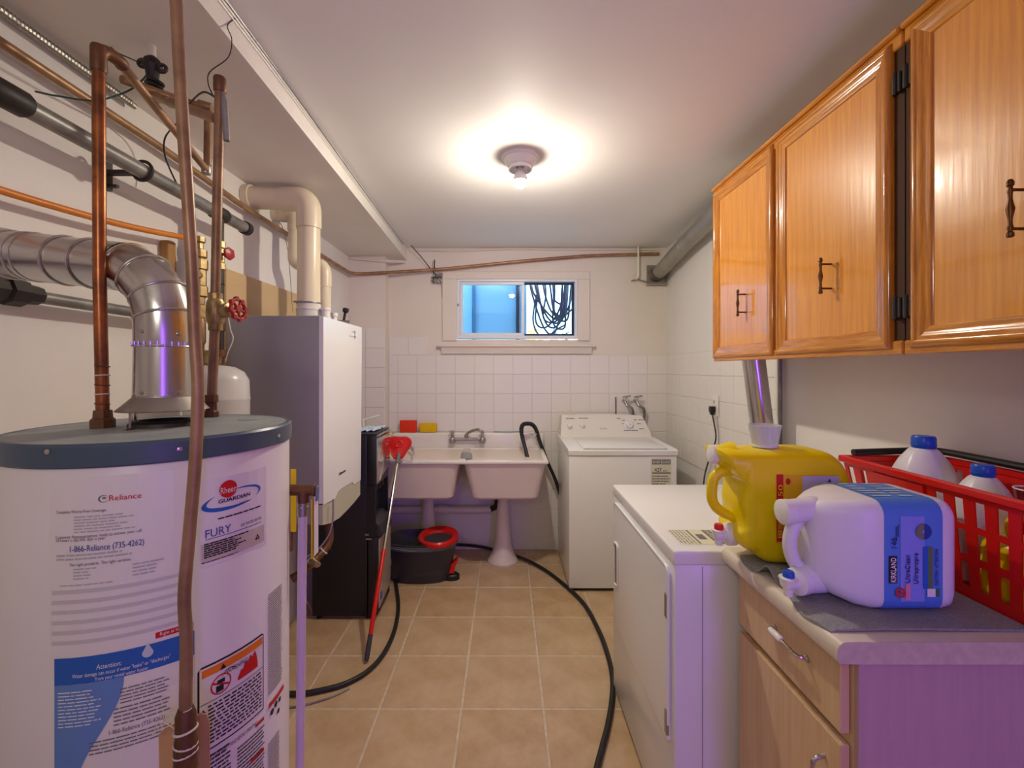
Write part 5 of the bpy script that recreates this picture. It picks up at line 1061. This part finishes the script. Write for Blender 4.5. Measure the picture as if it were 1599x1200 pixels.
yj = thing('detergent_jug', 'yellow detergent jug lying on its side on the worktop, red spigot button', 'jug', (0.76, YM, TZ+0.006))
yo = [(1182, 864), (1196, 877), (1216, 881), (1300, 881), (1330, 879), (1336, 868), (1338, 800), (1337, 762), (1330, 737), (1318, 718), (1303, 707), (1280, 702.5), (1240, 702), (1180, 703), (1136, 702), (1131, 706), (1133, 716), (1142, 727), (1152, 740), (1162, 748), (1165, 762), (1161, 790), (1163, 812), (1162, 826), (1156, 838), (1160, 852), (1170, 860)]
YF = 1.125
body = [(at(px, py, YF).x, at(px, py, YF).z) for px, py in yo]
zmin = min(p[1] for p in body); body = [(x, z+TZ+0.007-zmin) for x, z in body]
def dense(poly, n=3):
    p = [V((a, 0, b)) for a, b in poly]; p = p+[p[0], p[1]]; c = cat([p[-3]]+p, n)[n:-n]; return [(q.x, q.z) for q in c[:-1]]
obj('body', G().prism(dense(body), 'y', YJ0, YJ1, 0.16, 6), YELLOW, yj, 50)
dzj = TZ+0.007-zmin
def yp(px, py, Y=YM): q = at(px, py, YF); return V((q.x, Y, q.z+dzj))
obj('handle', G().tube(cat([yp(1162, 742), yp(1146, 743), yp(1134, 752), yp(1130, 768), yp(1130, 788), yp(1137, 802), yp(1150, 811), yp(1166, 818)], 5), 0.0135, 12, flat=1.0), YELLOW, yj)
obj('cap', G().lathe([(0.024, 0), (0.024, 0.014), (0.020, 0.016)], yp(1136, 715), (-1, 0, 0.05), 20), JUGT, yj)
obj('neck', G().tube([yp(1160, 718), yp(1136, 715)], [0.040, 0.023], 18), YELLOW, yj)
spigot(yj, yp(1166, 846), (-1, 0, 0), REDP, 0.95)
for k, px in enumerate((1206, 1222, 1238, 1258, 1272, 1292)):
    obj('grip_rib', G().tube([yp(px, 712, YJ0+0.012), yp(px+1, 738, YJ0+0.004)], 0.0035, 6), YELLOW, yj)
PY = Plane((0, YJ0+0.0005, 0), (1, 0, 0), (0, 0, 1))
def yrect(g, a, b, c, d_, off): put_rect(g, PY, a, b, c, d_, off)
ylab = decal('label', mat('jug_label_yellow', (240, 190, 40), 0.4), yj)(lambda g: yrect(g, 1211, 1310, 742, 850, 0.0010))
decal('red_strip', PRED, ylab)(lambda g: yrect(g, 1212, 1222.5, 741, 846, 0.0020))
decal('lilac_patch', mat('label_lilac', (206, 196, 236), 0.4), ylab)(lambda g: yrect(g, 1252, 1309, 744, 790, 0.0020))
@decal('strip_text', mat('print_yellow', (250, 210, 60), 0.5), ylab)
def _(g): put_text(g, PY, '150', 1214, 1221, 782, 757, 0.0030, rot=True); put_lines(g, PY, 1213.5, 1221.5, 800, 840, 18, 0.5, 0.003, 0.1, 0.02)
@decal('blue_symbol', INKB, ylab)
def _(g):
    u, v = PY.uv(1294, 751); put_disc(g, PY, u, v, 0.006, 0.006, 0.003, 3, 0, PI/2, PI/2+2*PI); put_crescent(g, PY, *PY.uv(1248, 805), 0.03, 0.05, 2.2, 4.2, 0.012, 0.0015)
@decal('red_oval', PRED, ylab)
def _(g): u, v = PY.uv(1230, 752); put_disc(g, PY, u, v, 0.006, 0.008, 0.0022)

JY0, JY1 = 0.905, 1.078; JM = (JY0+JY1)/2
wj = thing('detergent_jug', 'milky white detergent jug with blue label lying on the towel, blue spigot button', 'jug', (0.78, JM, TZ+0.006))
secs = [(0.655, 0.030, 0.990, 1.128), (0.664, 0.044, 0.972, 1.142), (0.690, 0.062, 0.952, 1.152), (0.722, 0.078, 0.940, 1.158), (0.750, 0.0865, 0.9365, 1.161), (0.770, 0.0865, 0.936, 1.162), (0.890, 0.0865, 0.936, 1.162), (0.904, 0.084, 0.938, 1.160), (0.915, 0.076, 0.946, 1.152), (0.921, 0.060, 0.962, 1.136)]
def ysec(x, hw_, z0, z1, rr=0.030, n=5):
    o = []; rr = min(rr, hw_*0.6)
    for cy, cz, a in ((JM+hw_-rr, z1-rr, 0), (JM-hw_+rr, z1-rr, PI/2), (JM-hw_+rr, z0+rr, PI), (JM+hw_-rr, z0+rr, 1.5*PI)):
        for k in range(n+1): o.append(V((x, cy+rr*math.cos(a+PI/2*k/n), cz+rr*math.sin(a+PI/2*k/n))))
    return o
obj('body', G().loft([ysec(*s) for s in secs]), JUGW, wj, 50)
obj('neck', G().tube(cat([V((0.700, JM, 1.118)), V((0.668, JM-0.005, 1.122)), V((0.640, JM-0.008, 1.120)), V((0.618, JM-0.010, 1.118))], 5), [0.028]*3+[0.029]*4+[0.026]*9, 18), JUGW, wj)
obj('cap', G().lathe([(0.026, 0), (0.027, 0.004), (0.027, 0.020), (0.022, 0.023)], (0.622, JM-0.010, 1.118), (-1, -0.05, 0), 24), JUGT, wj)
obj('handle', G().tube(cat([V((0.640, JM-0.008, 1.105)), V((0.626, JM-0.006, 1.072)), V((0.624, JM-0.004, 1.040)), V((0.634, JM-0.002, 1.008)), V((0.652, JM, 0.990)), V((0.685, JM, 0.980))], 6), 0.0145, 14), JUGW, wj)
obj('spigot_neck', G().tube([V((0.690, JM-0.006, 0.976)), V((0.640, JM-0.018, 0.972))], [0.034, 0.028], 18), JUGW, wj)
spigot(wj, (0.644, JM-0.018, 0.971), (-1, -0.25, 0), BLUE, 0.92)
PJ = Plane((0, JY0-0.0003, 0), (1, 0, 0), (0, 0, 1))
X0l, X1l = 0.762, 0.880
def jl(g):
    rings = []
    for x in (X0l, X1l):
        s = ysec(x, 0.0872, 0.9353, 1.1627); rings.append([p+V((0, 0, 0)) for p in s])
    g.loft(rings, False)
jlab = obj('label', (lambda g: (jl(g), g)[1])(G()), LBLUE, wj, 50)
def jdec(name, m): return decal(name, m, jlab)
def juv(a, b): return (X0l+(X1l-X0l)*a, 0.945+0.205*b)      # fractions of the label face
def jrect(g, a0_, a1_, b0_, b1_, off): (x0, z0), (x1, z1) = juv(a0_, b0_), juv(a1_, b1_); put_poly(g, PJ, [(x0, z0, z1), (x1, z0, z1)], off, du=1)
def jtext(g, t, a0_, a1_, b0_, b1_, off=0.0032):                # reads upwards
    vs, fs = text_tris(t); xs = [v[0] for v in vs]; l, h = min(xs), max(xs); (x0, z0), (x1, z1) = juv(a0_, b0_), juv(a1_, b1_)
    for q in (-0.0005, 0.0005): g.add([PJ.p(x1+(x0-x1)*(y/0.72)+q, z0+(z1-z0)*(x-l)/(h-l), off+q*0.1) for x, y in vs], fs)
jdec('brand_box', mat('maroon_ink', (50, 14, 40), 0.5))(lambda g: jrect(g, 0.07, 0.21, 0.26, 0.53, 0.0020))
jdec('brand_lettering', PW)(lambda g: jtext(g, 'KIRKLAND', 0.09, 0.18, 0.275, 0.515))
@jdec('label_text', mat('navy_ink', (30, 44, 130), 0.5))
def _(g):
    jtext(g, '146', 0.10, 0.20, 0.61, 0.71); jtext(g, 'UltraClean', 0.34, 0.42, 0.27, 0.54); jtext(g, 'Ultrapropre', 0.48, 0.56, 0.26, 0.56); jtext(g, 'CAUTION / ATTENTION', 0.85, 0.90, 0.24, 0.60)
    jrect(g, 0.19, 0.205, 0.70, 0.82, 0.0025); jrect(g, 0.22, 0.235, 0.72, 0.84, 0.0025)
@jdec('label_panel', mat('label_violet_blue', (136, 150, 236), 0.4))
def _(g): jrect(g, 0.27, 0.68, 0.08, 0.92, 0.0012)
@jdec('round_emblem', mat('emblem_navy', (34, 62, 150), 0.5))
def _(g): x, z = juv(0.66, 0.77); put_disc(g, PJ, x, z, 0.016, 0.016, 0.0026, 28, 0.25)
@jdec('emblem_half', mat('emblem_olive', (120, 124, 96), 0.5))
def _(g): x, z = juv(0.66, 0.77); put_disc(g, PJ, x, z, 0.0162, 0.0162, 0.0032, 18, 0.25, PI/2, 1.5*PI)
jdec('blue_bar', mat('bar_blue', (30, 96, 200), 0.5))(lambda g: jrect(g, 0.65, 0.73, 0.21, 0.62, 0.0026))
jdec('green_bar', mat('bar_olive', (96, 124, 76), 0.5))(lambda g: jrect(g, 0.73, 0.81, 0.21, 0.62, 0.0026))
jdec('white_square', PW)(lambda g: jrect(g, 0.72, 0.86, 0.13, 0.21, 0.0026)); jdec('green_edge', LEAFG)(lambda g: jrect(g, 0.87, 0.93, 0.13, 0.21, 0.0026))
@jdec('red_seal', PRED)
def _(g): x, z = juv(0.26, 0.17); put_disc(g, PJ, x, z, 0.0105, 0.0105, 0.0032, 24, 0.62); put_disc(g, PJ, x, z, 0.0045, 0.0045, 0.0032, 4)
jdec('seal_strip', mat('print_pink', (226, 140, 170), 0.5))(lambda g: jrect(g, 0.35, 0.43, 0.10, 0.26, 0.0028))
@jdec('top_print', mat('label_pale_blue', (176, 200, 226), 0.45))
def _(g):
    pt = Plane((0, 0, 1.1627), (1, 0, 0), (0, 1, 0))
    for k in range(6):
        for q in range(2):
            y = JY0+0.036+k*0.019; x = X0l+0.008+q*0.056; put_poly(g, pt, [(x, y, y+0.009), (x+random.uniform(0.02, 0.05), y, y+0.009)], 0.0012)

mc = thing('measuring_cup', 'clear plastic measuring cup standing on the yellow jug', 'cup', (0.675, YM, 1.232))
cz = max(p[1] for p in body)+0.0005; cc = V((0.684, YM+0.0, cz))
obj('cup_wall', G().lathe([(0.030, 0), (0.0305, 0.003), (0.039, 0.056), (0.041, 0.057), (0.0385, 0.058), (0.029, 0.004), (0.005, 0.003)], cc, n=32), FROST, mc)
obj('cup_base', G().lathe([(0.031, 0), (0.032, 0.006), (0.030, 0.007)], cc, n=32), mat('frosted_plastic', (226, 230, 234), 0.3), mc)

# ================================================================== RED BASKET
QX0, QX1, QY0, QY1, QZ0, QZ1 = 0.970, 1.246, 0.812, 1.295, TZ+0.002, 1.178
bq = thing('shopping_basket', 'red plastic basket with black rim holding bottles on the worktop', 'basket', ((QX0+QX1)/2, (QY0+QY1)/2, QZ0))
TP = 0.035     # taper of the sides
def qx(x, z): k = 1-(z-QZ0)/(QZ1-QZ0); return x+TP*k*(1 if x < 1.1 else -1)
def qy(y, z): k = 1-(z-QZ0)/(QZ1-QZ0); return y+TP*k*(1 if y < 1.05 else -1)
def bwall(name, long_axis, side, solid):
    g = G(); th = 0.0035; L0, L1 = (QY0, QY1) if long_axis == 'y' else (QX0, QX1); n = 11 if long_axis == 'y' else 7
    rows = [(0.0, 0.11), (0.11, 0.33), (0.33, 0.40), (0.40, 0.62), (0.62, 0.68), (0.68, 0.90), (0.90, 1.0)]
    def P(s, h, off):
        z = QZ0+(QZ1-QZ0)*h; k = 1-h
        l = L0+TP*k+(L1-L0-2*TP*k)*s
        if long_axis == 'y': return V((qx(side, z)+off, l, z))
        return V((l, qy(side, z)+off, z))
    for i in range(n):
        for ri, (h0, h1) in enumerate(rows):
            s0, s1 = i/n, (i+1)/n; w_ = 0.27*(s1-s0)
            cells = [(s0, s1)] if ri % 2 == 0 or (i in solid and ri >= 3) else [(s0, s0+w_), (s1-w_, s1)]
            for a, b in cells:
                vs = [P(a, h0, 0), P(b, h0, 0), P(b, h1, 0), P(a, h1, 0), P(a, h0, th), P(b, h0, th), P(b, h1, th), P(a, h1, th)]
                g.add(vs, [(0, 1, 2, 3), (7, 6, 5, 4), (0, 4, 5, 1), (1, 5, 6, 2), (2, 6, 7, 3), (3, 7, 4, 0)])
    return obj(name, g, REDP, bq, 0, 'stuff')
bwall('long_side', 'y', QX0, (5, 6, 7)); bwall('long_side', 'y', QX1-0.0035, (4, 5, 6)); bwall('end_side', 'x', QY0, (3,)); bwall('end_side', 'x', QY1-0.0035, (3,))
obj('label_panel', G().add([V((qx(QX0, QZ0+0.10)-0.004, 1.045, QZ0+0.10)), V((qx(QX0, QZ0+0.10)-0.004, 1.185, QZ0+0.10)), V((QX0-0.002, 1.19, QZ1-0.02)), V((QX0-0.002, 1.045, QZ1-0.02)), V((qx(QX0, QZ0+0.10)+0.002, 1.045, QZ0+0.10)), V((qx(QX0, QZ0+0.10)+0.002, 1.185, QZ0+0.10)), V((QX0+0.002, 1.19, QZ1-0.02)), V((QX0+0.002, 1.045, QZ1-0.02))], [(0, 1, 2, 3), (7, 6, 5, 4), (0, 4, 5, 1), (1, 5, 6, 2), (2, 6, 7, 3), (3, 7, 4, 0)]), REDP, bq, 0)
obj('floor_panel', G().box(QX0+TP, QX1-TP, QY0+TP, QY1-TP, QZ0, QZ0+0.004), REDP, bq, 0)
obj('rim', G().box(QX0-0.008, QX0+0.008, QY0-0.008, QY1+0.008, QZ1-0.014, QZ1+0.004, 0.003, 1).box(QX1-0.008, QX1+0.006, QY0-0.008, QY1+0.008, QZ1-0.014, QZ1+0.004, 0.003, 1).box(QX0, QX1, QY0-0.008, QY0+0.008, QZ1-0.014, QZ1+0.004, 0.003, 1).box(QX0, QX1, QY1-0.008, QY1+0.008, QZ1-0.014, QZ1+0.004, 0.003, 1), REDP, bq)
obj('black_handle', G().tube(bend([(QX0+0.03, QY1-0.002, QZ1+0.012), (QX1-0.012, QY1-0.004, QZ1+0.020), (QX1-0.010, QY0+0.02, QZ1+0.016)], 0.05), 0.0095, 10, flat=1.0), BLACK, bq)
def bottle(label, x, y, z0, h, r, capm, bm_, group=None):
    t = thing('bottle', label, 'bottle', (x, y, z0), group)
    R = []
    for f, k in ((0, 0.9), (0.03, 1.0), (0.52, 1.0), (0.60, 0.97), (0.70, 0.86), (0.80, 0.66), (0.88, 0.42), (0.905, 0.30)):
        n = 40; R.append([V((x+r*k*math.cos(2*PI*j/n)*(1-0.05*(abs(math.cos(2*2*PI*j/n)) > 0.97)), y+r*k*math.sin(2*PI*j/n)*(1-0.05*(abs(math.cos(2*2*PI*j/n)) > 0.97)), z0+h*f)) for j in range(n)])
    obj('body', G().loft(R), bm_, t, 60)
    cp_ = obj('cap', G().lathe([(r*0.33, h*0.90), (r*0.34, h*0.91), (r*0.34, h*0.985), (r*0.30, h)], (x, y, z0), n=28), capm, t)
    obj('cap_ridge', G().ring((x, y, z0+h*0.93), (0, 0, 1), r*0.34, 0.0015, 28), capm, cp_)
    return t
zb = QZ0+0.0045
bottle('milky bottle with blue cap at the far end of the red basket', 1.107, 1.190, zb, 0.317, 0.076, BLUE, JUGW)
bottle('shorter milky bottle with blue cap in the middle of the red basket', 1.118, 1.052, zb, 0.270, 0.062, BLUE, JUGW)
yb = thing('bottle', 'yellow bottle with looped handle at the near end of the red basket', 'bottle', (1.10, 0.915, zb))
obj('body', G().box(1.022, 1.17, 0.872, 0.982, zb, 1.075, 0.025, 4), YELLOW, yb, 50)
obj('handle', G().tube(bend([(1.05, 0.92, 1.06), (1.03, 0.92, 1.12), (1.10, 0.92, 1.135), (1.15, 0.92, 1.12), (1.155, 0.92, 1.06)], 0.03), 0.011, 10), YELLOW, yb)
cp2 = thing('dosing_cup', 'clear dosing cup on the yellow bottle in the basket', 'cup', (1.095, 0.91, 1.146))
obj('cup_wall', G().lathe([(0.026, 0), (0.030, 0.036), (0.031, 0.036), (0.0275, 0), (0.004, 0.001)], (1.085, 0.92, 1.1465), n=24), CLEAR, cp2)
obj('cup_rim', G().ring((1.085, 0.92, 1.1825), (0, 0, 1), 0.0305, 0.0015, 28, 6), mat('frosted_plastic', (226, 230, 234), 0.3), cp2)
